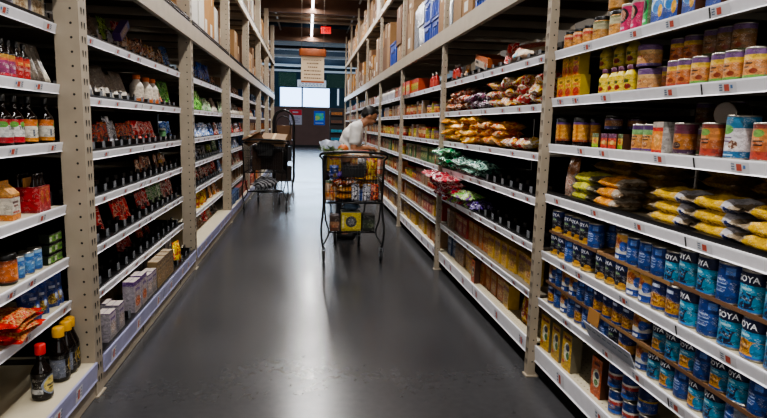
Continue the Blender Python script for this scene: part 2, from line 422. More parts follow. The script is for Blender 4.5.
reg('can_coconut', 'coconut_can', 'can', 'large white can with blue ends and green oval', can('', .05, .142, pack('p_coco', [(0, '1e5f8c'), (.026, 'c4c0c4'), (.1, '2a6e94')], [('e', -.008, .096, .028, .016, '5f9a48'), ('e', .02, .048, .014, .014, '6a4230', 'c4b4a4'), ('r', -.006, .07, .045, .005, '6c5a78'), ('r', -.006, .058, .035, .005, '6c5a78'), ('r', 0, .014, .05, .004, '9cc0d8')], h=.142)), .052)
reg('can_pink', 'coffee_can', 'can', 'magenta tin with a black disc', can('', .04, .125, pack('p_pink', [(0, 'c22a62'), (.115, 'b9a8a0')], [('e', 0, .078, .03, .032, '1c1416'), ('e', 0, .078, .021, .023, '8c5a4c', 'c08a70'), ('r', 0, .025, .034, .01, 'e0bccb')], h=.125)), .041)
reg('can_green', 'coffee_can', 'can', 'green tin with a black disc and cream lid', can('', .044, .13, pack('p_greenc', [(0, '2f9a4e'), (.115, 'b9b088')], [('e', -.008, .085, .03, .03, '161a14'), ('r', 0, .028, .036, .01, 'c8e0cc'), ('r', .04, .05, .03, .2, '5c6c50')], h=.13)), .045)
reg('can_lblue', 'tuna_can', 'can', 'slim light blue can', can('', .03, .1, pack('p_lb', [(0, '24508c'), (.02, '4a80b4'), (.06, '2c5f9c'), (.08, '86a8c4')], [('r', 0, .05, .03, .01, 'a4bdd0')], h=.1)), .031)
reg('can_grey_end', 'large_can', 'can', 'large silver ended can lying with its lid to the aisle', can('', .052, .12, mat('dull_tin', '4c4232', .5, .5, var=.2)), .053)
# --- jars
SALSA = mat('salsa_glass', '7c2a14', .25, var=.3, nscale=80)
TANJ = mat('tan_sauce_glass', 'b9803c', .25, var=.15, nscale=60)
DKJ = mat('dark_sauce_glass', '1c0f0a', .15, var=.2)
LIDK = mat('black_lid', '101010', .35, var=0)
reg('jar_salsa', 'salsa_jar', 'jar', 'small tan salsa jar with red band', jar('', .031, .098, TANJ, pack('p_js', [(0, 'c0853f'), (.055, 'a63424'), (.068, 'c7a07c')], [('r', 0, .03, .02, .006, '6a3a1a')], h=.098), LIDK, (.05, .8)), .033)
reg('jar_salsa_back', 'salsa_jar', 'jar', 'small red salsa jar with dark lid', jar('', .031, .115, SALSA, pack('p_jsb', [(0, '7a1d18')], [('r', 0, .06, .03, .006, 'b08a70')], h=.115), LIDK, (.1, .7)), .033)
reg('jar_grey', 'queso_jar', 'jar', 'wide jar of tan sauce with grey green band', jar('', .043, .118, TANJ, pack('p_jg', [(0, 'c08a44'), (.058, 'a8a484'), (.085, '7c7e58')], [('r', 0, .05, .04, .006, '7a4a24'), ('r', 0, .036, .03, .005, '7a4a24')], h=.118), LIDK, (.06, .8), .92), .045)
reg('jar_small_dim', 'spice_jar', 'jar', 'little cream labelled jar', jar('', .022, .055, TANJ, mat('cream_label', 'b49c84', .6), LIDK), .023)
reg('jar_black', 'bean_jar', 'jar', 'black lidded jar with orange label', jar('', .042, .145, DKJ, pack('p_jb', [(0, '8a3c14'), (.034, 'c88a2c'), (.11, '5a3a78')], [('r', -.012, .085, .02, .008, '3a2414'), ('r', .02, .07, .012, .08, 'b06818')], h=.145), LIDK, (.16, .84), .93), .044)
reg('jar_dark', 'dip_jar', 'jar', 'squat dark jar with brown label', jar('', .04, .07, DKJ, pack('p_jd', [(0, '24244c'), (.02, '7a4c20'), (.045, '4a3450')], (), h=.07), LIDK, (.08, .75), .95), .042)
reg('jar_orange', 'sauce_jar', 'jar', 'orange labelled jar with dark lid', jar('', .043, .13, DKJ, pack('p_jo', [(0, '6a2c10'), (.02, 'b05a20'), (.09, '8a3c14')], [('e', .01, .05, .02, .03, 'cc7a34')], h=.13), LIDK, (.1, .8), .95), .044)
reg('jar_green', 'relish_jar', 'jar', 'small green jar with white lid', jar('', .03, .11, mat('green_glass', '1f4a2c', .2), mat('pale_green_label', '5c8a5c', .5), mat('white_lid', 'b8b8b0', .4)), .032)
reg('jar_far_orange', 'pasta_sauce_jar', 'jar', 'orange jar with pale lid', jar('', .045, .14, mat('orange_sauce', '8c4420', .3), pack('p_jfo', [(0, 'a8642c'), (.05, 'b09460')], [('e', 0, .05, .02, .015, '9c2a1a')], h=.14), mat('cream_lid', 'b0a080', .4)), .046)
reg('jar_far_yellow', 'pickle_jar', 'jar', 'yellow green jar with red lid', jar('', .045, .14, mat('yellow_brine', '9a8a2c', .3), pack('p_jfy', [(0, 'c8a52a'), (.05, '8e8a34')], (), h=.14), mat('red_lid', '9a2018', .4)), .046)
reg('jar_far_red', 'salsa_jar', 'jar', 'red jar with gold lid', jar('', .045, .14, mat('red_sauce', '8a1a10', .3), pack('p_jfr', [(0, 'b03a24'), (.05, 'c8a888')], (), h=.14), mat('gold_lid', 'a5813a', .4)), .046)
# --- bottles
BRN = mat('dark_bottle_glass', '120906', .08, var=0)
reg('bottle_yellow', 'mustard_bottle', 'bottle', 'yellow squeeze bottle with a red patch', bottle('', .032, .118, mat('yellow_plastic', 'c0a81e', .35), pack('p_by', [(0, 'd0b824'), (.05, 'c8ae20')], [('e', .01, .025, .014, .012, '8c2418'), ('r', 0, .048, .03, .014, '4c5c1c'), ('e', -.02, .05, .01, .016, 'b07a1c')], h=.118), mat('purple_cap', '5a2a44', .4), (.04, .62), nr=.5, capz=.86), .034)
reg('bottle_hot_purple', 'hot_sauce_bottle', 'bottle', 'slim hot sauce bottle with purple label', bottle('', .024, .158, BRN, pack('p_hp', [(0, 'b8233a'), (.02, '86305e'), (.07, 'b85a3c'), (.08, 'b88a3a')], [('r', 0, .045, .03, .012, 'c4a4b4')], h=.158), LIDK, (.06, .6)), .026)
reg('bottle_hot_red', 'hot_sauce_bottle', 'bottle', 'slim hot sauce bottle with red label', bottle('', .024, .158, BRN, pack('p_hr', [(0, 'b01c1c'), (.06, 'c44a2c'), (.085, 'a81c1c')], [('r', 0, .068, .03, .012, 'd0964c'), ('r', 0, .045, .03, .01, 'c88a80')], h=.158), LIDK, (.06, .6)), .026)
def bottle_word(var, oname, look, label, word):
    p = bottle('', .036, .21, BRN, label, LIDK, (.06, .52), nr=.3, shoulder=.56)
    if word: add_text_cyl(p[1][1], word, .02, .037, .066, mat('label_ink', '2a2a28', .6, var=0))
    reg(var, oname, 'bottle', look, p, .038)
bottle_word('bottle_green_red', 'cooking_sauce_bottle', 'dark sauce bottle with red and white label', pack('p_bgr', [(0, 'b01c28'), (.036, 'c8c8c4'), (.084, 'b01c28')], [('e', 0, .088, .017, .012, '5c9a3c'), ('e', -.034, .088, .012, .012, '5c9a3c'), ('r', 0, .05, .04, .004, '9aa09c')], h=.21), 'TRAN')
bottle_word('bottle_orange_label', 'cooking_sauce_bottle', 'dark sauce bottle with orange and white label', pack('p_bol', [(0, 'c07a20'), (.028, 'b8b4a8'), (.08, 'b8641c')], [('e', .01, .085, .014, .012, '4e8a34'), ('r', -.02, .05, .008, .03, '3a4454'), ('r', .008, .062, .02, .005, '3a4454'), ('r', .008, .05, .02, .005, '5a6454')], h=.21), None)
p = bottle('', .038, .225, BRN, pack('p_soy', [(0, '16100c')], [('e', 0, .062, .034, .04, '8a94a8'), ('e', 0, .062, .029, .034, 'c9b45e'), ('r', 0, .062, .04, .008, '3a2c14'), ('r', 0, .05, .03, .005, '3a2c14'), ('r', -.036, .04, .01, .02, 'b8b8b8')], h=.225), mat('red_cap', 'c8201c', .35), (.05, .5), nr=.42, capz=.84, shoulder=.5)
reg('bottle_soy_red', 'soy_sauce_bottle', 'bottle', 'soy sauce bottle with red cap and round label', p, .04)
p = bottle('', .038, .235, BRN, pack('p_soy2', [(0, '100c0a')], [('r', -.03, .06, .022, .08, '6a7080'), ('e', .012, .07, .018, .03, 'a88a28'), ('e', .012, .07, .013, .024, '100c0a'), ('e', .012, .07, .008, .01, 'a88a28')], h=.235), mat('yellow_cap', 'd0981c', .35), (.05, .5), nr=.5, capz=.84, shoulder=.55)
reg('bottle_soy_yellow', 'soy_sauce_bottle', 'bottle', 'soy sauce bottle with yellow cap', p, .04)
reg('bottle_red', 'ketchup_bottle', 'bottle', 'red squeeze bottle with white cap', bottle('', .034, .17, mat('ketchup_red', '9c1a14', .3), mat('ketchup_label', 'b8483a', .5), mat('white_cap', 'b8b0a8', .4), (.15, .5)), .036)
reg('bottle_white_orange', 'mayonnaise_bottle', 'bottle', 'white bottle with orange cap', bottle('', .05, .21, mat('milk_plastic', 'c8beb0', .4), pack('p_wo', [(0, 'b8642c'), (.04, 'c4b8a8')], [('e', 0, .03, .02, .02, 'a04c1c')], h=.21), mat('orange_cap', 'c8621c', .4), (.05, .6), nr=.45, capz=.86), .052)
reg('bottle_white_far', 'vinegar_bottle', 'bottle', 'white jug with short neck', bottle('', .06, .2, mat('jug_white', 'c4c0b8', .4), mat('jug_label', 'a8a8b0', .5), mat('white_cap', 'b8b0a8', .4)), .062)
# --- cartons
BR = mat('brown_side', '4a2a18', .6)
reg('carton_tomato', 'tomato_carton', 'carton', 'small yellow carton with a red tomato', carton('', .082, .055, .112, pack('p_ct', [(0, 'c87a1e'), (.05, 'd8aa20'), (.1, 'b88a1a')], [('e', 0, .028, .027, .022, 'c03018', 'a82414'), ('r', 0, .066, .05, .012, 'c8641c'), ('e', .0, .085, .02, .008, '7a5c14')], h=.112), mat('yellow_side', 'b59a20', .5)), .044)
reg('box_blue', 'cocoa_box', 'box', 'blue box with white arc and yellow cup', carton('', .08, .1, .16, pack('p_bb', [(0, '1c3f8c'), (.05, '2a78c0'), (.14, '1c4a9c')], [('e', -.005, .07, .036, .03, 'c8d8e4'), ('e', 0, .062, .032, .026, '2a78c0'), ('e', .018, .045, .014, .024, 'd09a24'), ('r', 0, .12, .05, .015, 'dce4ec')], h=.16), BR), .06)
reg('pouchbox_green', 'spice_tin', 'tin', 'small tin with lime and yellow print', carton('', .055, .05, .07, pack('p_pg', [(0, '7a9a24'), (.02, 'c8a03a'), (.05, '5a6a4c')], [('e', 0, .035, .014, .01, 'b85a1c')], h=.07), BR, LIDK), .03)
reg('pouchbox_red', 'spice_tin', 'tin', 'small tin with red and cream print', carton('', .06, .05, .07, pack('p_pr', [(0, 'b8301c'), (.02, 'd08a3a'), (.035, 'b83a24'), (.05, '6a3c5c')], [('e', 0, .03, .014, .01, 'd8b060')], h=.07), BR, LIDK), .032)
reg('box_redwhite', 'soup_box', 'box', 'yellow box with red edges and white side', carton('', .075, .06, .122, pack('p_rw', [(0, 'b8281c'), (.012, 'd0802c'), (.085, 'b8281c'), (.1, 'b8a89c')], [('r', 0, .05, .04, .04, 'd89a4c')], h=.122), pack('p_rws', [(0, 'b8b4b0'), (.1, '8a8a84')], [('r', 0, .04, .05, .02, '5c5c60'), ('r', 0, .07, .05, .02, '5c5c60')], h=.122)), .04)
reg('box_yellow', 'cereal_box', 'box', 'yellow box with white oval and black bird mark', carton('', .1, .06, .2, pack('p_yb', [(0, 'b8901e'), (.03, 'bd9620'), (.17, 'a8801c')], [('e', .0, .1, .03, .05, 'c8c8b4'), ('e', .008, .125, .02, .02, '1c2440'), ('e', .012, .08, .016, .02, '3c6a3c'), ('r', .0, .175, .07, .016, '7c2a14'), ('e', -.03, .04, .015, .01, 'a8481c')], h=.2), mat('grey_nutrition_side', '6c6450', .6)), .05)
reg('box_orange', 'cake_mix_box', 'box', 'orange box with white and green oval', carton('', .09, .06, .19, pack('p_ob', [(0, 'a84a1c'), (.12, 'b85c24')], [('e', 0, .09, .03, .045, 'c0c0a8'), ('e', .004, .105, .02, .016, '1c2440'), ('e', 0, .07, .016, .014, '3c6a2c'), ('r', 0, .16, .05, .014, '5c1c10')], h=.19), BR), .046)
reg('box_cream', 'cracker_box', 'box', 'cream box with brown print', carton('', .12, .1, .16, pack('p_cb', [(0, 'b8ac94')], [('r', 0, .05, .08, .06, '8c6c44', 'b8a88c'), ('r', 0, .1, .08, .03, '4c5c4c')], h=.16), mat('white_lilac_side', 'b4acb8', .5)), .06)
reg('box_black', 'tea_box', 'box', 'low black box', carton('', .1, .1, .07, mat('black_card', '141214', .5), mat('black_card2', '1e1c20', .5)), .05)
reg('box_purple', 'cookie_box', 'box', 'white box with a purple top edge', carton('', .1, .075, .17, pack('p_pb', [(0, '8c8484'), (.1, 'a89ca4'), (.16, '5a3a74')], [('e', 0, .08, .035, .035, '9a7c64', 'b8b0b0'), ('r', 0, .13, .07, .015, '5a3a74')], h=.19), pack('p_pbs', [(0, '8e8890'), (.165, '5a3a74')], (), h=.19), mat('box_top_pale', 'b8aca4', .6)), .05)
reg('box_purple_food', 'cookie_box', 'box', 'white box with purple edge and orange food picture', carton('', .12, .075, .21, pack('p_pf', [(0, '9a8c8c'), (.18, '54346c')], [('e', 0, .07, .045, .035, 'b8642c', '8c3c1c'), ('r', 0, .15, .08, .02, '5a3a74')], h=.21), pack('p_pfs', [(0, '948c94'), (.18, '5a3a74')], (), h=.21), mat('box_top_pale', 'b8aca4', .6)), .06)
reg('box_tan', 'cracker_box', 'box', 'tan box with brown food picture', carton('', .1, .075, .2, pack('p_tb', [(0, '8a7250'), (.17, '6c5438')], [('e', 0, .07, .035, .035, '6a4424', 'a88a5c'), ('r', 0, .14, .07, .016, '5c4428')], h=.2), mat('tan_side', '86704e', .6), mat('tan_top', 'a08e74', .6)), .05)
reg('box_stripe', 'stock_cube_box', 'box', 'red, yellow and green striped box', carton('', .24, .16, .17, pack('p_st', [(0, 'b84a1c'), (.05, '8a9a34'), (.09, 'c8b03a'), (.12, 'b82c1c')], [('r', 0, .06, .18, .04, '3c7c2c', 'c8a82c')], h=.17), mat('stripe_side', 'a83c1c', .5)), .12)
for nm, a, b_, c_ in (('box_far_red', '8c2c20', 'b09468', 'dull red box'), ('box_far_orange', '9c5a20', 'b0904c', 'orange box'), ('box_far_yellow', 'b08a20', '7c3c1c', 'yellow box'), ('box_far_tan', '86684a', '54382a', 'tan box'), ('box_far_blue', '24406c', '8c9cb4', 'blue box'), ('box_far_green', '3c6034', 'a8a45c', 'green box')):
    reg(nm, {'d': 'tea', 'e': 'rice'}.get(nm[-1], 'pasta')+'_box', 'box', c_, carton('', .13, .08, .17, pack('p_'+nm, [(0, a), (.12, b_), (.15, a)], [('e', 0, .06, .04, .035, b_, a)], h=.17), mat(nm+'_side', a, .6)), .068)
# --- bags
def B(var, oname, look, w, h, t, m, **k): reg(var, oname, 'bag', look, bag('', w, h, t, m, seed=sum(map(ord, var)), **k), w/2)
def P(var, oname, look, w, h, t, m, **k): reg(var, oname, 'pouch', look, pouch('', w, h, t, m, seed=sum(map(ord, var)), **k), w/2)
def pk(name, base, a=None, b_=None, top=None, h=.2, lab=None, speck=.15, rough=.3):
    bands = [(0, base)]
    if top: bands.append((h*.8, top))
    sh = []
    if a: sh.append(('e', 0, h*.35, h*.22, h*.18, a, b_ or base))
    if lab: sh.append(('r', 0, h*.66, h*.36, h*.09, lab))
    return pack(name, bands, sh, rough=rough, h=h, speck=speck)
B('bag_blue_pasta', 'pasta_bag', 'royal blue bag with oval window of pasta', .1, .16, .05, pack('p_pasta', [(0, '16367e'), (.13, '1a3f94')], [('e', .012, .045, .026, .028, 'b8a04c', '6a4c20'), ('r', .012, .105, .03, .012, 'b8c0d4'), ('e', .03, .06, .008, .016, 'b8c0d4')], rough=.3, h=.16), lean=.12)
B('bag_yellow_s', 'snack_bag', 'bright yellow bag', .13, .2, .05, patchy('p_bag_yellow_s', ['d0a810', 'e0c030', 'a8481c'], 22), lean=.1)
B('bag_redyellow_lie', 'tortilla_bag', 'red and yellow edged bag of flat bread lying flat', .3, .26, .05, pack('p_ryl', [(0, 'b01c10'), (.016, 'c88a14'), (.024, 'b81c10')], [('e', 0, .04, .09, .1, 'b8301c', 'b88a4c')], rough=.25, h=.06, speck=.2), lie=True)
B('pouch_pink_beans', 'bean_bag', 'clear bag of pink beans with brown header', .1, .22, .05, pack('p_pinkb', [(0, '9c8070'), (.13, '7c4c24')], [('r', 0, .06, .07, .09, 'a8786a', 'c8b4a4'), ('e', 0, .17, .02, .012, '5c3014')], rough=.25, h=.22), lean=.1)
YM = pack('p_yrice', [(0, '8a7a64'), (.01, '8a7a64')], [('r', 0, .02, .15, .2, 'c09a1e', 'b08a1a'), ('r', -.01, .016, .1, .012, '7c5c18', 'c8a028'), ('r', .072, .02, .035, .2, 'a8a4a8'), ('e', .074, .024, .012, .012, '22306c')], rough=.22, h=.06)
YM2 = pack('p_yorange', [(0, '6a5844')], [('r', 0, .02, .16, .2, 'c48a1e', 'b0641a'), ('r', 0, .016, .1, .012, 'a8441c', 'c88a28'), ('r', .075, .02, .03, .2, 'a09484')], rough=.22, h=.06)
YM3 = pack('p_ygreen', [(0, '6a6450')], [('r', 0, .02, .16, .2, '9c9c24', 'b0a41e'), ('r', .01, .018, .06, .02, '2c4c1c', '8a9a20'), ('r', -.075, .02, .03, .2, '504c40')], rough=.22, h=.06)
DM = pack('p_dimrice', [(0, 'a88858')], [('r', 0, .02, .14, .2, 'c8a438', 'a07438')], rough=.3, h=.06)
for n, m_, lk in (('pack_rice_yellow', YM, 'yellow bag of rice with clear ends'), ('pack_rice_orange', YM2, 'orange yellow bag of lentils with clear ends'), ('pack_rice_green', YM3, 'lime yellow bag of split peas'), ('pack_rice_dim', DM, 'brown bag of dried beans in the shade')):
    for q in (0, 1):
        reg(n+str(q), 'rice_bag' if 'rice_y' in n else ('lentil_bag' if 'orange' in n else ('pea_bag' if 'green' in n else 'dried_bean_bag')), 'bag', lk, bag('', .16, .245, .06, m_, seed=q*7+len(n), lie=True, crimp=.12, sharp=.35, wr=.8), .12)
def slump(var, oname, look, cols, w=.2, h=.25, t=.07):
    for q in (0, 1, 2):
        reg(var+str(q), oname, 'bag', look, bag('', w, h, t, patchy('p_'+var, cols), seed=q*13+sum(map(ord, var)), lie=True, crimp=.08, nx=12, nz=14, wr=1.6), h/2)
slump('slump_gold', 'cheese_snack_bag', 'golden yellow snack bag', ('d0900c', 'e0a010', 'b86008', 'e0bc40'))
slump('slump_amber', 'corn_snack_bag', 'orange gold snack bag', ('d07808', 'e09a10', 'c09c6c', 'b84c08'))
slump('slump_orangewhite', 'puffed_snack_bag', 'orange and white snack bag', ('a83c1c', 'c4b4a4', 'b8681c', '8c2c1c', 'c8bcb0'))
slump('slump_purple', 'candy_bag', 'purple and white bag', ('5c2c50', 'b4a8b0', '241c24', '7c3c5c'))
slump('slump_party', 'candy_bag', 'white, yellow and red bag', ('b82c24', 'c8bcac', 'c8a020', 'a82c20', 'c4b8b0'))
slump('slump_green', 'chip_bag', 'green chip bag', ('0c6c3c', '108048', '88b89c', '083c24'))
slump('slump_teal', 'chip_bag', 'pale teal chip bag', ('3c6c64', '8cac9c', '24443c', '6c9484'))
slump('slump_red', 'chip_bag', 'red chip bag', ('a00c24', 'b81830', 'c49c9c', '7c0c24'))
slump('slump_lime', 'chip_bag', 'lime green chip bag', ('4c8c24', 'a8b88c', '7c9c2c', '6c3c84'))
slump('slump_violet', 'chip_bag', 'violet chip bag', ('3c2474', '8c80ac', '2c1c4c', '5c3c94'))
P('pouch_taupe', 'spice_pouch', 'tall grey brown pouch', .085, .175, .05, pk('p_tp', '5c5248', h=.17), lean=.22)
P('pouch_white_l', 'spice_pouch', 'white tipped pouch leaning out', .085, .14, .04, pk('p_wl', 'c4bca8', h=.14), lean=.35)
P('pouch_red_s', 'spice_pouch', 'small red and blue pouch', .06, .08, .03, pk('p_rs', '8c2c24', 'b8a0a8', h=.08), lean=.1)
P('pouch_kraft', 'coffee_pouch', 'tall kraft brown pouch with white foot', .13, .24, .06, pack('p_kr', [(0, 'c0b8a0'), (.05, '5c4630'), (.15, '3c2a1c')], (), h=.24, speck=.15), lean=.3)
P('pouch_lime', 'tea_pouch', 'lime green pouch', .14, .16, .05, patchy('p_pouch_lime', ['5c7c1c', '9cb838', '2c4410', 'b8c870'], 22), lean=.2)
P('pouch_red', 'noodle_pouch', 'shiny red pouch', .12, .18, .05, patchy('p_pouch_red', ['a01410', 'c8201a', 'c8a098', '7c0c0c', 'b82818'], 22), lean=.2)
P('pouch_redbig', 'noodle_pouch', 'large shiny scarlet pouch', .17, .2, .07, patchy('p_pouch_redbig', ['b01010', 'd01c18', 'c88a70', '8c0c0c'], 22), lean=.25)
P('pouch_blue', 'wafer_pouch', 'deep blue pouch', .15, .2, .06, patchy('p_pouch_blue', ['144088', '2858b0', '88a8d0', '0c2c60'], 22), lean=.15)
P('pouch_bluebig', 'wafer_pouch', 'large royal blue pouch', .22, .26, .08, patchy('p_pouch_bluebig', ['1444b0', '2460d0', '5088d8', '0c2c80'], 22), lean=.1)
P('pouch_bluewhite', 'wafer_pouch', 'blue pouch with white print', .13, .17, .05, patchy('p_pouch_bluewhite', ['2058a8', 'b8c8dc', '3c74c0', 'dce0e8'], 22), lean=.15)
P('pouch_green', 'seaweed_pouch', 'bright green pouch', .19, .22, .07, patchy('p_pouch_green', ['348420', '54a834', '8cc460', '1c5c14'], 22), lean=.15)
P('pouch_greenwhite', 'seaweed_pouch', 'green and white pouch', .13, .17, .05, patchy('p_pouch_greenwhite', ['6c9c5c', 'c4ccb8', '208038', 'a8b09c'], 22), lean=.15)
P('pouch_redwhite', 'noodle_pouch', 'red and white pouch', .13, .17, .05, patchy('p_pouch_redwhite', ['b03028', 'c8c0b8', 'a01c18', 'd0b8a8'], 22), lean=.15)
P('pouch_orange', 'curry_pouch', 'orange pouch', .1, .14, .05, patchy('p_pouch_orange', ['b8541c', 'd08c3c', 'c8a88c'], 22), lean=.15)
P('pouch_white', 'curry_pouch', 'white pouch', .1, .15, .05, pk('p_wt', 'b4b0ac', '8c8c9c', h=.15), lean=.15)
P('pouch_tan', 'granola_pouch', 'tan pouch lying forward with teal dot', .34, .13, .1, pack('p_tn', [(0, '9a7c64'), (.06, 'b09c80'), (.1, '9c4c3c')], [('e', -.1, .06, .02, .02, '1c7c9c')], h=.13, speck=.2), lean=.5)
P('pouch_sm_dark', 'sauce_pouch', 'small dark pouch', .085, .13, .04, patchy('p_pouch_sm_dark', ['28242a', '5c544c', '8c8c90'], 22), lean=.15)
P('pouch_sm_brown', 'sauce_pouch', 'small red brown pouch', .085, .15, .04, patchy('p_pouch_sm_brown', ['702c20', 'a87858', '3c1c18', 'c0a894'], 22), lean=.15)
P('pouch_sm_cream', 'sauce_pouch', 'small cream and orange pouch', .085, .15, .04, patchy('p_pouch_sm_cream', ['a8704c', 'c8b49c', '5c3424', 'b8883c'], 22), lean=.15)
P('pouch_whitetip', 'rice_cracker_pouch', 'brown pouch with white foot', .1, .21, .05, pack('p_wtp', [(0, 'b4aca0'), (.075, '62564a')], (), h=.21, speck=.15), lean=.28)
P('pouch_cream_orange', 'rice_cracker_pouch', 'cream pouch with orange side', .12, .17, .05, pack('p_co', [(0, 'b0a48c'), (.1, 'a8541c')], [('e', .03, .05, .03, .03, 'b8541c')], h=.17, speck=.15), lean=.25)
P('pouch_redblack', 'jerky_pouch', 'black pouch with red orange food picture', .085, .15, .05, patchy('p_pouch_redblack', ['1c1416', 'b03c20', '241416', 'c87040', '7c1810'], 22), lean=.15)
P('pouch_silver', 'jerky_pouch', 'silver pouch with dark print', .09, .18, .05, patchy('p_pouch_silver', ['8c8c94', 'c8c8cc', '44444c', 'b0b0b8'], 22), lean=.15)
# --- odd pieces
cr = MB(); R_ = pack('p_carrier', [(0, '8c1420'), (.012, 'a81824'), (.11, '8c1420')], [('e', -.028, .07, .017, .03, 'c0742c', 'a83c20'), ('e', .03, .07, .017, .03, 'c0742c', 'a83c20'), ('r', 0, .11, .1, .008, 'b85c30')], h=.17)
cr.box(-.062, .062, -.06, .06, 0, .118, R_); cr.box(-.062, .062, -.004, .004, .118, .158, mat('carrier_tan', 'a8743c', .6))
cap = MB()
parts = [('carrier_box', cr)]
for sx in (-1, 0, 1):
    for sy in (-1, 1):
        parts.append(('bottle_neck', MB().lathe([(.019, .1), (.019, .12), (.009, .145), (.009, .165), (.011, .167), (.011, .175), (0, .176)], BRN, 10, cx=sx*.04, cy=sy*.032)))
reg('carrier_red', 'bottle_carrier', 'carton', 'red cardboard six pack of dark bottles', parts, .064)
g = MB(); GM = pack('p_gable', [(0, 'b06a2c'), (.025, 'b0a494'), (.028, 'b8b0a4'), (.095, '8c4a1c'), (.1, 'c08848')], [('r', 0, .06, .04, .008, '6c3c34'), ('r', -.005, .075, .05, .01, '4c3434'), ('r', 0, .034, .06, .008, '9c3c24')], h=.16)
g.add([(-.04,-.04,0),(.04,-.04,0),(.04,.04,0),(-.04,.04,0),(-.04,-.04,.11),(.04,-.04,.11),(.04,.04,.11),(-.04,.04,.11),(-.04,0,.148),(.04,0,.148),(-.04,0,.165),(.04,0,.165)],
      [(0,1,5,4),(1,2,6,5),(2,3,7,6),(3,0,4,7),(4,5,9,8),(6,7,8,9),(5,6,9),(7,4,8),(8,9,11,10),(0,3,2,1)], GM)
reg('carton_gable', 'juice_carton', 'carton', 'tan gable topped carton with white panel', [(None, g)], .042)
tg = carton('', .06, .05, .043, pack('p_tg', [(0, '1c2414'), (.006, '5c8c2c'), (.036, '1a1c18')], [('r', -.02, .02, .026, .022, 'a8ac9c'), ('e', .02, .02, .01, .01, '2c5c1c')], h=.043), mat('tin_dark_side', '1c2418', .4), LIDK)
reg('tin_green', 'tea_tin', 'tin', 'flat green and black tin', tg, .038)
bk = MB()
for z in (0, .045, .09, .12): bk.tube([(-.07,-.05,z),(.07,-.05,z),(.07,.05,z),(-.07,.05,z)], .003, BLKP, 6, True)
for k in range(8):
    x = -.07+.02*k; bk.tube([(x,-.05,0),(x,-.05,.12)], .002, BLKP, 5); bk.tube([(x,.05,0),(x,.05,.12)], .002, BLKP, 5)
bk.box(-.07, .07, -.05, .05, -.001, .001, BLKP)
reg('basket_black', 'wire_basket', 'basket', 'small empty black wire basket', [(None, bk)], .07)
pb = carton('', .2, .05, .055, pack('p_pt', [(0, '6c5c84')], [('r', -.02, .027, .13, .03, 'a89484', '8c7c74'), ('e', .08, .027, .018, .02, '2c5c9c')], h=.055), mat('purple_side', '5a3a7a', .4))
reg('box_purple_tilt', 'biscuit_box', 'box', 'long purple box tilted across the pouches', pb, .1)
po = carton('', .36, .2, .09, pack('p_po', [(0, 'b4a494'), (.05, 'b85c1c')], [('r', -.12, .03, .08, .02, '2c2424'), ('e', .12, .03, .03, .02, '8c3c1c')], h=.09), mat('orange_lid', 'b0561c', .5), mat('orange_lid', 'b0561c', .5))
reg('pack_orange_box', 'snack_box', 'box', 'orange topped box lying tilted on the dividers', po, .18)
reg('tub_peach', 'dip_tub', 'tub', 'round peach tub with purple lid', can('', .05, .088, pack('p_tub', [(0, '5a4a8c'), (.012, 'c08a54'), (.05, 'c9a46a'), (.066, '6a4c7c')], [('e', -.01, .045, .02, .014, 'c8a83c'), ('r', .0, .04, .03, .01, '8c4a2c')], h=.088), None, lid=mat('tub_lid_purple', '5c4468', .5)), .052)
# ------------------------------------------------------------------ the place
LX, RX = -1.085, 1.30           # aisle faces of the two rack runs
LS, RS = -1.195, 1.345          # price rails, set back behind the uprights
LP = [2.965+2.65*k for k in range(7)]      # near face of each upright, left run
RP = [3.04+2.505*k for k in range(8)]
LZ0 = [1.88, 1.60, 1.325, 1.015, .75, .525, .19]; LZ1 = [1.885, 1.558, 1.258, 1.0, .72, .46, .19]
RZ0 = [1.872, 1.62, 1.37, 1.089, .76, .48, .19]; RZ1 = [1.872, 1.594, 1.31, 1.047, .767, .48, .19]
DEPTH = 1.0
CEIL = 4.95
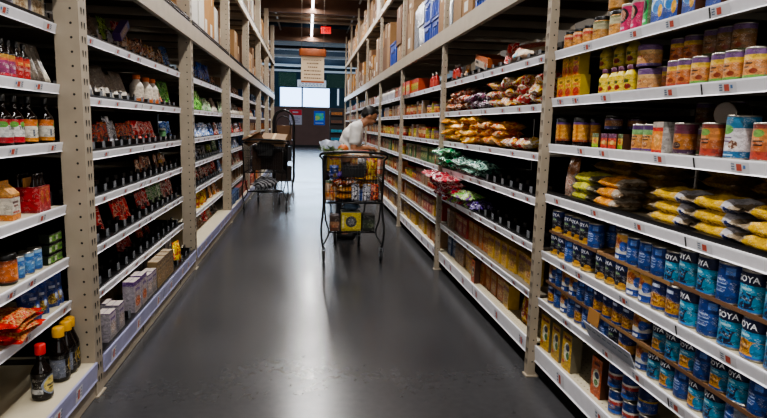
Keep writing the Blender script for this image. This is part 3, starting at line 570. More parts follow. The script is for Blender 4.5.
# floor: polished dark concrete
def floor_mat():
    m = bpy.data.materials.new('polished_concrete'); m.use_nodes = True; nt = m.node_tree; N = nt.nodes; L = nt.links; b = N['Principled BSDF']
    tc = N.new('ShaderNodeTexCoord')
    n1 = N.new('ShaderNodeTexNoise'); n1.inputs['Scale'].default_value = 1.1; n1.inputs['Detail'].default_value = 6
    n2 = N.new('ShaderNodeTexNoise'); n2.inputs['Scale'].default_value = 22; n2.inputs['Detail'].default_value = 5
    n3 = N.new('ShaderNodeTexNoise'); n3.inputs['Scale'].default_value = 1.6; n3.inputs['Detail'].default_value = 3
    for n in (n1, n2, n3): L.new(tc.outputs['Object'], n.inputs['Vector'])
    n4 = N.new('ShaderNodeTexNoise'); n4.inputs['Scale'].default_value = .9; n4.inputs['Detail'].default_value = 7; n4.inputs['Roughness'].default_value = .6; L.new(tc.outputs['Object'], n4.inputs['Vector'])
    s1 = N.new('ShaderNodeMath'); s1.operation = 'SUBTRACT'; s1.inputs[1].default_value = .5; L.new(n4.outputs['Fac'], s1.inputs[0])
    s2 = N.new('ShaderNodeMath'); s2.operation = 'ABSOLUTE'; L.new(s1.outputs[0], s2.inputs[0])
    cr = N.new('ShaderNodeMapRange'); cr.inputs['From Min'].default_value = .0; cr.inputs['From Max'].default_value = .0022; cr.inputs['To Min'].default_value = .5; cr.inputs['To Max'].default_value = 0
    L.new(s2.outputs[0], cr.inputs['Value'])
    mk = N.new('ShaderNodeMapRange'); mk.inputs['From Min'].default_value = .54; mk.inputs['From Max'].default_value = .6; L.new(n3.outputs['Fac'], mk.inputs['Value'])
    cm = N.new('ShaderNodeMath'); cm.operation = 'MULTIPLY'; L.new(cr.outputs[0], cm.inputs[0]); L.new(mk.outputs[0], cm.inputs[1])
    r = N.new('ShaderNodeValToRGB'); r.color_ramp.elements[0].position = .3; r.color_ramp.elements[0].color = (*hexc('343436'), 1)
    r.color_ramp.elements[1].position = .72; r.color_ramp.elements[1].color = (*hexc('434345'), 1)
    ad = N.new('ShaderNodeMath'); ad.operation = 'MULTIPLY_ADD'; ad.inputs[1].default_value = .35; L.new(n2.outputs['Fac'], ad.inputs[0])
    sc = N.new('ShaderNodeMath'); sc.operation = 'MULTIPLY'; sc.inputs[1].default_value = .65; L.new(n1.outputs['Fac'], sc.inputs[0]); L.new(sc.outputs[0], ad.inputs[2]); L.new(ad.outputs[0], r.inputs[0])
    mx = N.new('ShaderNodeMix'); mx.data_type = 'RGBA'; mx.inputs[7].default_value = (*hexc('242322'), 1); L.new(cm.outputs[0], mx.inputs[0]); L.new(r.outputs[0], mx.inputs[6]); L.new(mx.outputs[2], b.inputs['Base Color'])
    rr = N.new('ShaderNodeMapRange'); rr.inputs['To Min'].default_value = .2; rr.inputs['To Max'].default_value = .3; L.new(n1.outputs['Fac'], rr.inputs['Value']); L.new(rr.outputs[0], b.inputs['Roughness'])
    bp = N.new('ShaderNodeBump'); bp.inputs['Strength'].default_value = .05; bp.inputs['Distance'].default_value = .004; L.new(n2.outputs['Fac'], bp.inputs['Height']); L.new(bp.outputs[0], b.inputs['Normal'])
    return m
FX0, FX1, FY0, FY1 = -6.5, 6.5, -4.0, 36.0
struct(MB().box(FX0, FX1, FY0, FY1, -.12, 0, floor_mat()).build('floor'))
CE = mat('ceiling_dark_wood', '68492f', .8, var=.2, nscale=2); CEB = mat('ceiling_blue_deck', '0c2232', .9, spec=.1, var=.2, nscale=2)
struct(MB().box(FX0, FX1, FY0, 21, CEIL, CEIL+.1, CE).box(FX0, FX1, 21, FY1, CEIL, CEIL+.1, CEB).build('ceiling'))
WD = mat('wall_dim_grey', '57524c', .8, var=.1, nscale=2)
struct(MB().box(FX0-.15, FX0, FY0, FY1, 0, CEIL, WD).build('wall_left'))
struct(MB().box(FX1, FX1+.15, FY0, FY1, 0, CEIL, WD).build('wall_right'))
struct(MB().box(FX0, FX1, FY0-.15, FY0, 0, CEIL, WD).build('wall_rear'))
# far wall with clerestory windows
WB = mat('wall_brown_panel', '6e4e44', .7, var=.1, nscale=2); TEAL = mat('wall_teal_band', '1e3c4c', .7, var=.2, nscale=2)
fw = MB(); Y = FY1
fw.box(FX0, FX1, Y, Y+.2, 0, 2.43, WB)
fw.box(FX0, -1.75, Y, Y+.2, 2.43, CEIL, TEAL); fw.box(1.36, FX1, Y, Y+.2, 2.43, CEIL, TEAL); fw.box(-1.75, 1.36, Y, Y+.2, 3.66, CEIL, TEAL)
struct(fw.build('wall_far'))
SKYP = mat('daylit_glass', 'dfe8f2', .2, emit='a4c6f6', es=5, var=0)
FRM = mat('window_frame_grey', '4a545c', .5, var=0)
for i, (x0, x1) in enumerate(((-1.75, -.36), (-.36, 1.36))):
    w = MB()
    for a in ((x0, x0+.05, 2.43, 3.66), (x1-.05, x1, 2.43, 3.66), (x0+.05, x1-.05, 2.43, 2.48), (x0+.05, x1-.05, 3.61, 3.66)): w.box(a[0], a[1], Y+.0, Y+.1, a[2], a[3], FRM)
    o = struct(w.build('window_%d' % (i+1)))
    MB().box(x0+.05, x1-.05, Y+.04, Y+.06, 2.48, 3.61, SKYP).build('glass_pane', o)
w = MB().box(1.78, 1.95, Y-.03, Y-.005, 2.55, 3.7, FRM); o = struct(w.build('window_3')); MB().box(1.8, 1.9, Y-.04, Y-.03, 2.62, 3.62, mat('dim_glass', 'c8d4e0', .3, emit='b8cce4', es=.9, var=0)).build('glass_pane', o)
struct(MB().box(FX0, FX1, Y-.03, Y, 0, .12, mat('skirting_dark', '1a1614', .6)).build('baseboard_far'))
# leafy mural panels above the windows
ML = pack('mural_leaves', [(0, '1c4034')], [('e', 0, .3, 3, 3, '1c4034', '3c6a4c')], h=1., speck=.5, rough=.6)
for x0, x1, lk in ((-1.8, -.72, 'dark green leafy mural panel above the wider pair window, pale sign at its right edge'), (1.12, 2.3, 'dark green leafy mural panel with a reddish patch beside the narrow window')):
    b = MB().box(0, x1-x0, -.02, 0, 0, .82, ML)
    o = b.build('mural_panel', loc=(x0, Y-.001, 3.68))
    tag(o, 'dark green leafy mural panel on the far wall, '+('on the side of the cardboard cart' if x0 < 0 else 'on the side of the shopper'), 'mural')
mw = MB().box(-.66, 1.1, -.04, 0, 0, .42, mat('pale_sign_board', 'e4e6ec', .5, emit='d8e0ec', es=.35, var=.05))  # slight glow added to the board, as little light reaches it
for k in range(9): mw.box(-.55+k*.18, -.55+k*.18+.1, -.042, -.04, .07, .1, mat('sign_ink_blue', '4a5f94', .5, var=0))
for k in range(6): mw.box(-.4+k*.22, -.4+k*.22+.14, -.042, -.04, .17, .2, mat('sign_ink_blue', '4a5f94', .5, var=0))
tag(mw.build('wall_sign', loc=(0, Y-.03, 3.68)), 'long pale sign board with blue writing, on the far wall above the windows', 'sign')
# posters
def poster(name, x0, x1, z0, z1, label, draw):
    b = MB().box(x0, x1, Y-.03, Y-.005, z0, z1, mat('poster_edge', '8c8c90', .5, var=0)); draw(b); o = b.build(name); tag(o, label, 'poster')
PR = mat('poster_red', 'c01828', .5, emit='c01828', es=.12, var=.05); PWh = mat('poster_white', 'c8b8c0', .5, var=.08)
poster('wall_poster', -1.15, -.36, 1.35, 2.3, 'red and white poster on the far brown wall behind the arched trolley', lambda b: (b.box(-1.13, -.38, Y-.034, Y-.03, 1.95, 2.28, PR), b.box(-1.13, -.38, Y-.034, Y-.03, 1.37, 1.95, PWh), [b.box(-1.05, -.5-.1*(k % 2), Y-.037, Y-.034, 1.5+k*.1, 1.54+k*.1, mat('poster_grey_lines', '8c7c8c', .6, var=0)) for k in range(4)], b.box(-.95, -.6, Y-.037, Y-.034, 2.08, 2.16, PWh)))
def drawb(b):
    m = bpy.data.materials.new('poster_rainbow'); m.use_nodes = True; nt = m.node_tree; bs = nt.nodes['Principled BSDF']
    tc = nt.nodes.new('ShaderNodeTexCoord'); mp = nt.nodes.new('ShaderNodeMapping'); mp.inputs['Location'].default_value = (-.72, -Y, -1.9)
    gr = nt.nodes.new('ShaderNodeTexNoise'); gr.inputs['Scale'].default_value = 2.2; gr.inputs['Detail'].default_value = 1
    r = nt.nodes.new('ShaderNodeValToRGB'); e = r.color_ramp.elements
    e[0].position = .25; e[0].color = (*hexc('c83c6c'), 1); e[1].position = .75; e[1].color = (*hexc('1c5cc8'), 1)
    for p_, c in ((.4, 'd8b83c'), (.5, '3cac6c'), (.6, '3c9cc8')):
        q = e.new(p_); q.color = (*hexc(c), 1)
    nt.links.new(tc.outputs['Object'], mp.inputs[0]); nt.links.new(tc.outputs['Object'], gr.inputs['Vector']); nt.links.new(gr.outputs['Fac'], r.inputs[0]); nt.links.new(r.outputs[0], bs.inputs['Base Color'])
    nt.links.new(r.outputs[0], bs.inputs['Emission Color']); bs.inputs['Emission Strength'].default_value = .25
    b.box(.37, 1.05, Y-.034, Y-.03, 1.38, 2.23, mat('poster_blue', '1c4cb4', .5, emit='1c4cb4', es=.2, var=.1))
    b.box(.46, .96, Y-.037, Y-.034, 1.66, 2.1, m)
    b.box(.46, .96, Y-.037, Y-.034, 1.46, 1.53, mat('poster_pale_line', 'a8b8e0', .5, var=0))
poster('wall_poster', .36, 1.06, 1.37, 2.24, 'blue poster with a rainbow coloured centre on the far brown wall', drawb)

# ceiling joists, pipe, duct (all seen at the far end)
JW = mat('joist_white', 'dde2e6', .6, var=.05); JB = mat('beam_brown', '5c4232', .7, var=.15, nscale=4); GRY = mat('pipe_grey', 'a09a92', .5, var=.05); DK = mat('pipe_dark', '1c2228', .5)
for yy, m, t, nm, lb in ((16.4, JB, .3, 'ceiling_beam', 'wide brown beam across the ceiling, nearest of the brown beams'), (21.6, JB, .38, 'ceiling_beam', 'wide brown beam across the ceiling just beyond the exit sign'),
                     (17.7, GRY, .07, 'ceiling_pipe', 'grey pipe across the ceiling before the exit sign'), (18.6, GRY, .09, 'ceiling_pipe', 'grey pipe across the ceiling right over the exit sign'),
                     (23.6, JW, .16, 'ceiling_duct', 'pale blue duct across the ceiling behind the end of the light strip')):
    b = MB()
    if 'pipe' in nm: b.tube([(FX0, yy, 4.6), (FX1, yy, 4.6)], t/2, m, 8)
    elif 'duct' in nm: b.tube([(FX0, yy, 4.62), (FX1, yy, 4.62)], t/2+.03, mat('duct_blue_white', 'd0e2f0', .4, 0, emit='a8c8e8', es=.08, var=.05), 12)
    else: b.box(FX0, FX1, yy-.08, yy+.08, 4.6-t/2, 4.6+t/2+.1, m)
    tag(b.build(nm), lb, nm.split('_')[1])
tag(MB().tube([(FX0, 24.3, 4.55), (FX1, 24.3, 4.55)], .07, DK, 8).build('ceiling_pipe'), 'black pipe across the ceiling just above the hanging wooden sign', 'pipe')
for i, yy in enumerate((25.2, 28.1, 32.4, 35.6)):
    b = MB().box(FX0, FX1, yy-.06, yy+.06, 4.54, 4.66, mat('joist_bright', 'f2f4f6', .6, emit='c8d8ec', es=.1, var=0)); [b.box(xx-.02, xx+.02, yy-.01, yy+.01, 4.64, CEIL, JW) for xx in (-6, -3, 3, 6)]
    tag(b.build('ceiling_joist'), 'thin white joist across the blue ceiling, %s beyond the black pipe' % ('first', 'second', 'third', 'last')[i], 'joist')
for i, xx in enumerate((-2.2, -1.0, 1.4, 2.6)):
    b = MB().tube([(xx, 5, 4.78), (xx, 23.2, 4.78)], .03, GRY, 6); tag(b.build('ceiling_pipe'), 'thin grey conduit along the aisle under the ceiling, %s from the sauce side' % ('first', 'second', 'third', 'fourth')[i], 'pipe')
# light strip
for k in range(4):
    y0 = -2+6*k; t = tag(empty('strip_light', (.11, y0, 4.6)), 'white linear lamp hanging over the aisle, %s length of the strip' % ('nearest', 'second', 'third', 'farthest')[k], 'lamp', 'linear lamps over the aisle')
    MB().box(-.04, .04, .01, 5.99, .0, .05, mat('lamp_housing', 'a8a8a4', .4, var=0)).build('lamp_housing', t)
    MB().box(-.03, .03, .03, 5.97, -.012, 0, mat('lamp_diffuser', 'ffffff', .4, emit='f4f4ff', es=9, var=0)).build('lamp_diffuser', t)
    for yy in (.6, 5.4): MB().tube([(0, yy, .05), (0, yy, CEIL-4.6)], .004, GRY, 5).build('suspension_wire', t)
# exit sign
es = tag(empty('exit_sign', (.55, 18.9, 4.43)), 'lit red exit sign hanging from the ceiling', 'sign')
MB().box(-.16, .16, -.03, .03, -.11, .1, mat('exit_red', 'b01010', .5, emit='e00c0c', es=.9, var=0)).build('sign_box', es)
eb = MB(); add_text_flat(eb, 'EXIT', .13, 0, -.034, -.05, mat('exit_letters', '7c1010', .4, emit='7c1010', es=.4, var=0)); eb.build('lettering', es)
MB().tube([(0, 0, .12), (0, 0, CEIL-4.43)], .012, GRY, 6).build('sign_stem', es)
# hanging wooden aisle sign
ws = tag(empty('aisle_sign', (.075, 10.2, 2.155)), 'wooden topped cream sign with lines of writing hanging over the aisle', 'sign')
WO = mat('sign_wood', '9a5430', .5, var=.2, nscale=10); CRM = mat('sign_cream_board', 'c9b496', .6, emit='c9b496', es=.12, var=.03)
b = MB(); 
b.lathe([(.225, .45), (.235, .46), (.235, .56), (.225, .57)], WO, 28, sy=.35); b.build('wooden_header', ws)
MB().box(-.2, .2, -.012, .012, .03, .45, CRM, bev=.003).build('sign_board', ws)
MB().box(-.2, .2, -.016, .016, .0, .03, WO).build('bottom_rail', ws)
for sx in (-.19, .19): MB().tube([(sx, 0, .57), (sx, 0, CEIL-2.155)], .003, GRY, 5).build('suspension_wire', ws)
INK = mat('sign_ink_brown', '6a4c38', .6, var=0)
for k, (w_, n) in enumerate(((.3, 9), (.3, 10), (.3, 8), (.16, 4), (.2, 5), (.32, 10))):
    z = .07+k*.062; x = -w_/2; lt = MB()
    rr = random.Random(k)
    while x < w_/2:
        l = .012+.03*rr.random(); lt.box(x, min(x+l, w_/2), -.0135, -.0125, z, z+(.02 if k < 5 else .01), INK); x += l+.008
    lt.build('text_line', ws)

# ------------------------------------------------------------------ racks
def post_mesh(w, d, zt, side):
    """perforated upright: d deep along y, w along x away from the aisle; aisle face at x=0, near face at y=0"""
    b = MB(); s = -1 if side == 'L' else 1
    b.box(0, s*w, 0, d, 0, zt, BEIGE)
    # foot plate
    b.box(-s*.012, s*(w+.02), -.012, d, 0, .008, BEIGE)
    e = .0012; z = .09
    while z < min(zt-.05, 3.3):
        if side == 'L':
            cx, r = s*w*.32, .006
        else: cx, r = s*w*.55, .0045
        c = [(cx+r*cos(a), -e, z+r*sin(a)) for a in [2*pi*i/8 for i in range(8)]]
        b.add(c, [tuple(range(8))], HOLE)
        for yy in (d*.34, d*.68):
            y0, hw = yy, d*.075
            x = -s*e
            c = [(x, y0-hw, z+.012), (x, y0+hw, z+.012), (x, y0+hw*1.1, z+.001), (x, y0+hw*.4, z-.02), (x, y0-hw*.4, z-.02), (x, y0-hw*1.1, z+.001)]
            b.add(c, [tuple(range(6))], HOLE)
        z += .0668
    return b.mesh('upright_post')
PM = {'L': post_mesh(.113, .1, 4.5, 'L'), 'R': post_mesh(.046, .05, 4.5, 'R')}
def rail_mesh(length, hgt, m, seed, side, dens=.28):
    """price rail running along +y from 0; face toward the aisle, tilted back a little, with tags"""
    rr = random.Random(seed); b = MB(); s = 1 if side == 'L' else -1   # outward direction
    vs = []
    for y in (0, length):
        vs += [(0, y, 0), (s*.012, y, 0), (s*.012, y, -hgt*.12), (s*.004, y, -hgt*.9), (s*.008, y, -hgt), (0, y, -hgt)]
    b.add(vs, [(0,1,7,6),(1,2,8,7),(2,3,9,8),(3,4,10,9),(4,5,11,10),(5,0,6,11),(0,5,4,3,2,1),(6,7,8,9,10,11)], m)
    def q(y0, y1, t0, t1, mm, e=.0015):
        f = lambda t: (s*(.012-.008*t+e), -hgt*(.12+.78*t))
        (xa, za), (xb, zb) = f(t0), f(t1)
        b.add([(xa, y0, za), (xa, y1, za), (xb, y1, zb), (xb, y0, zb)], [(0,1,2,3)], mm)
    y = .06+rr.random()*.1; k = hgt/.043
    while y < length-.12:
        if abs(y-length/2) > .08:
            q(y, y+.075, .08, .95, TAGW); c = y+.02+.02*rr.random()
            q(c, c+.022, .22, .82, TAGR, .0022)
            for j in range(3): q(c+.03, c+.045, .2+.22*j, .32+.22*j, TAGK, .0022)
            if rr.random() < .5: q(c-.016, c-.006, .3, .6, TAGB, .0022)
        y += dens*(.55+rr.random())
    q(length/2-.004, length/2+.004, 0, 1, HOLE, .003)
    return b.mesh('price_rail')
def div_mesh(side):
    """black pusher divider with clear front tab; front toward the aisle"""
    b = MB(); s = 1 if side == 'L' else -1; a = -s
    b.box(0, a*.3, -.002, .002, 0, .045, BLKP); b.box(0, a*.3, -.03, .03, 0, .004, BLKP)
    b.box(0, a*.004, -.028, .012, .004, .05, CLRP)
    b.box(a*.05, a*.06, -.03, .03, .004, .07, BLKP)
    return b.mesh('shelf_divider')
DM_ = {'L': div_mesh('L'), 'R': div_mesh('R')}
ORD = ['first', 'second', 'third', 'fourth', 'fifth', 'sixth', 'seventh', 'eighth', 'ninth', 'tenth', 'eleventh', 'twelfth', 'thirteenth', 'fourteenth', 'fifteenth', 'sixteenth', 'seventeenth', 'eighteenth', 'nineteenth', 'twentieth'] + ['%dth' % k for k in range(21, 60)]
BAYN = {'L0': 'soy sauce bay', 'L1': 'kraft pouch bay', 'L2': 'blue pouch bay', 'R0': 'bean can bay', 'R1': 'snack bag bay', 'R2': 'striped box bay'}
BAYL = {'L0': 'beige steel rack bay of dark sauce bottles, nearest the camera', 'L1': 'beige steel rack bay of pouches with purple edged boxes on its base deck', 'L2': 'beige steel rack bay of blue and green pouches behind the pouch bay',
        'R0': 'beige steel rack bay filled with soup and blue bean cans, nearest the camera', 'R1': 'beige steel rack bay of golden, green and red snack bags', 'R2': 'beige steel rack bay of jars and a striped box beside the shopper'}
for k in range(3, 7): BAYN['L%d' % k] = '%s sauce side bay' % ORD[k]; BAYL['L%d' % k] = 'distant beige steel rack bay of pouches and boxes, %s bay on the sauce side' % ORD[k]
for k in range(3, 8): BAYN['R%d' % k] = '%s can side bay' % ORD[k]; BAYL['R%d' % k] = 'distant beige steel rack bay of jars and boxes, %s bay on the can side' % ORD[k]
BAYS = {}
RAILC = {}
def bay(key):
    side = key[0]; k = int(key[1]); s = -1 if side == 'L' else 1
    P_ = LP if side == 'L' else RP; pitch = 2.65 if side == 'L' else 2.505; pd = .1 if side == 'L' else .062
    F = LX if side == 'L' else RX; S = LS if side == 'L' else RS
    y1 = P_[0] if k == 0 else (P_[k] if k < len(P_) else P_[-1]+pitch)
    y0 = y1-pitch+pd if k else P_[0]-pitch+pd
    Z = {'L0': LZ0, 'R0': RZ0}.get(key, LZ1 if side == 'L' else RZ1)
    L = y1-y0
    root = tag(empty('storage_rack', (F, y0-pd, 0)), BAYL[key], 'rack', 'steel rack bays of the aisle')
    def ch(name, me, x, y, z, parent=root):
        o = bpy.data.objects.new(name, me); COL.objects.link(o); o.parent = parent
        if parent is root: o.location = (x-F, y-(y0-pd), z)
        else: o.location = (x, y, z)
        return o
    # a bay owns the upright at its far end (bay 0 stands between the out-of-frame one and the first seen)
    ch('upright_post', PM[side], F, y1, 0)
    rp = MB().box(0, s*.06, 0, .06, 0, 4.5, BEIGE).mesh('rear_post'); ch('rear_post', rp, F+s*DEPTH, y1, 0)
    bz = 2.195 if side == 'L' else 2.243; bh = .135
    bm_ = MB().box(0, s*.04, 0, L+pd, bz, bz+bh, BEIGE); ch('storage_beam', bm_.mesh('storage_beam'), F+s*.002-s*.012, y0, 0)
    uz = 3.28 if side == 'L' else 3.4
    ch('upper_beam', MB().box(0, s*.04, 0, L+pd, uz, uz+.1, BEIGE).mesh('upper_beam'), F+s*.002-s*.012, y0, 0)
    # wire decks on cross bars
    for z_, nm in ((bz+bh, 'wire_deck'), (uz+.1, 'wire_deck')):
        d = MB(); d.box(.0, s*DEPTH, 0, L, z_-.006, z_-.002, mat('deck_board_brown', '4a3a2a', .8))  # plain brown deck board
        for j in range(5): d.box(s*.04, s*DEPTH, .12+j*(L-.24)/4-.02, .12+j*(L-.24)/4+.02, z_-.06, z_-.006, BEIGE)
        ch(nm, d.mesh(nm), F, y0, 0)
        if side == 'L':
            e_ = MB(); 
            for zz in (.008, .03, .05): e_.box(s*-.005, s*.003, 0, L, z_+zz-.004, z_+zz+.004, BLKP)
            n = int(L/.045)
            for j in range(n): e_.box(s*-.004, s*.004, j*L/n, j*L/n+.007, z_, z_+.055, BLKP)
            ch('wire_deck_lip', e_.mesh('wire_deck_lip'), F, y0, 0)
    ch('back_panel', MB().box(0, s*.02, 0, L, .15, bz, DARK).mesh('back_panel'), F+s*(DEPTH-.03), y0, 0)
    shelves = []
    for i, z in enumerate(Z):
        base = (i == 6)
        X = (F if side == 'L' else S) if base else S
        wdt = DEPTH-.05-abs(X-F)
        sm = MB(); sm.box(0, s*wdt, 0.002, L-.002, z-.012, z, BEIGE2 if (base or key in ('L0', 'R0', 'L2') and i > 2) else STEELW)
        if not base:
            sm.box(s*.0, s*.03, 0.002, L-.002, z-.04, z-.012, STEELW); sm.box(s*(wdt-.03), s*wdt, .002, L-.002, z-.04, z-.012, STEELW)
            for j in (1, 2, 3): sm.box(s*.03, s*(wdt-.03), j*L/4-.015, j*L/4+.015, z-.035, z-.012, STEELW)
        else:
            e = .0008
            for a in range(int(L/.035)):
                for c in range(7 if k < 2 else 2):
                    xx, yy = s*(.03+c*.03), .02+a*.035
                    if side == 'R' and k < 2: sm.add([(xx-.004, yy-.004, z+e), (xx+.004, yy-.004, z+e), (xx+.004, yy+.004, z+e), (xx-.004, yy+.004, z+e)], [(0,1,2,3)], mat('perforation_tan', '7c6c50', .7, var=0))
        sh = ch('base_deck' if base else 'shelf', sm.mesh('base_deck' if base else 'shelf'), X, y0, 0)
        hgt = .1 if base else .046
        key_r = (side, base, round(L, 2), (k*7+i) % 5)
        if key_r not in RAILC: RAILC[key_r] = rail_mesh(L-.006, hgt, RAILB if (base and side == 'L') else RAIL, hash((k*7+i) % 5)+i, side, .3 if not base else .34)
        ch('price_rail', RAILC[key_r], 0, .003, z+.004, sh)
        if base:
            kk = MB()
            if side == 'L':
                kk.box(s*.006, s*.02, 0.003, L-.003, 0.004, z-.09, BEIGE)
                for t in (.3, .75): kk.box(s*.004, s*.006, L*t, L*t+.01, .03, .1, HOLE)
            else: kk.box(s*.16, s*.175, 0.003, L-.003, 0.004, z-.02, DARK)  # right side: dark sheet standing in for the shadow gap under the deck
            ch('kick_plate_or_shade', kk.mesh('kick_plate_or_shade'), 0, 0, 0, sh)
        # pusher trays
        dv = {'L1': (0, 1, 2, 3, 4, 5, 6), 'L2': (0, 3, 4), 'R1': (0, 3, 4)}.get(key, ())
        if key == 'R0' and i == 3 or key == 'L0' and i == 0: ch('tray_edge', MB().box(-s*.002, s*.02, 0.003, L-.003, z+.004, z+.022, BLKP).mesh('tray_edge'), 0, 0, 0, sh)
        if i in dv:
            ch('tray_edge', MB().box(-s*.002, s*.012, 0.003, L-.003, z+.004, z+.018, BLKP).box(0, s*.5, .004, L-.004, z+.0005, z+.003, BLKP).mesh('tray_edge'), 0, 0, 0, sh)
            n = 15 if key != 'R1' else 14
            for j in range(n):
                yy = .08+j*(L-.16)/(n-1); off = .03
                ch('shelf_divider', DM_[side], s*off, yy, z+.003, sh)
        shelves.append(sh)
    BAYS[key] = dict(y0=y0, y1=y1, Z=Z, side=side, S=S, F=F, s=s)
for kk in range(7): bay('L%d' % kk)
for kk in range(8): bay('R%d' % kk)

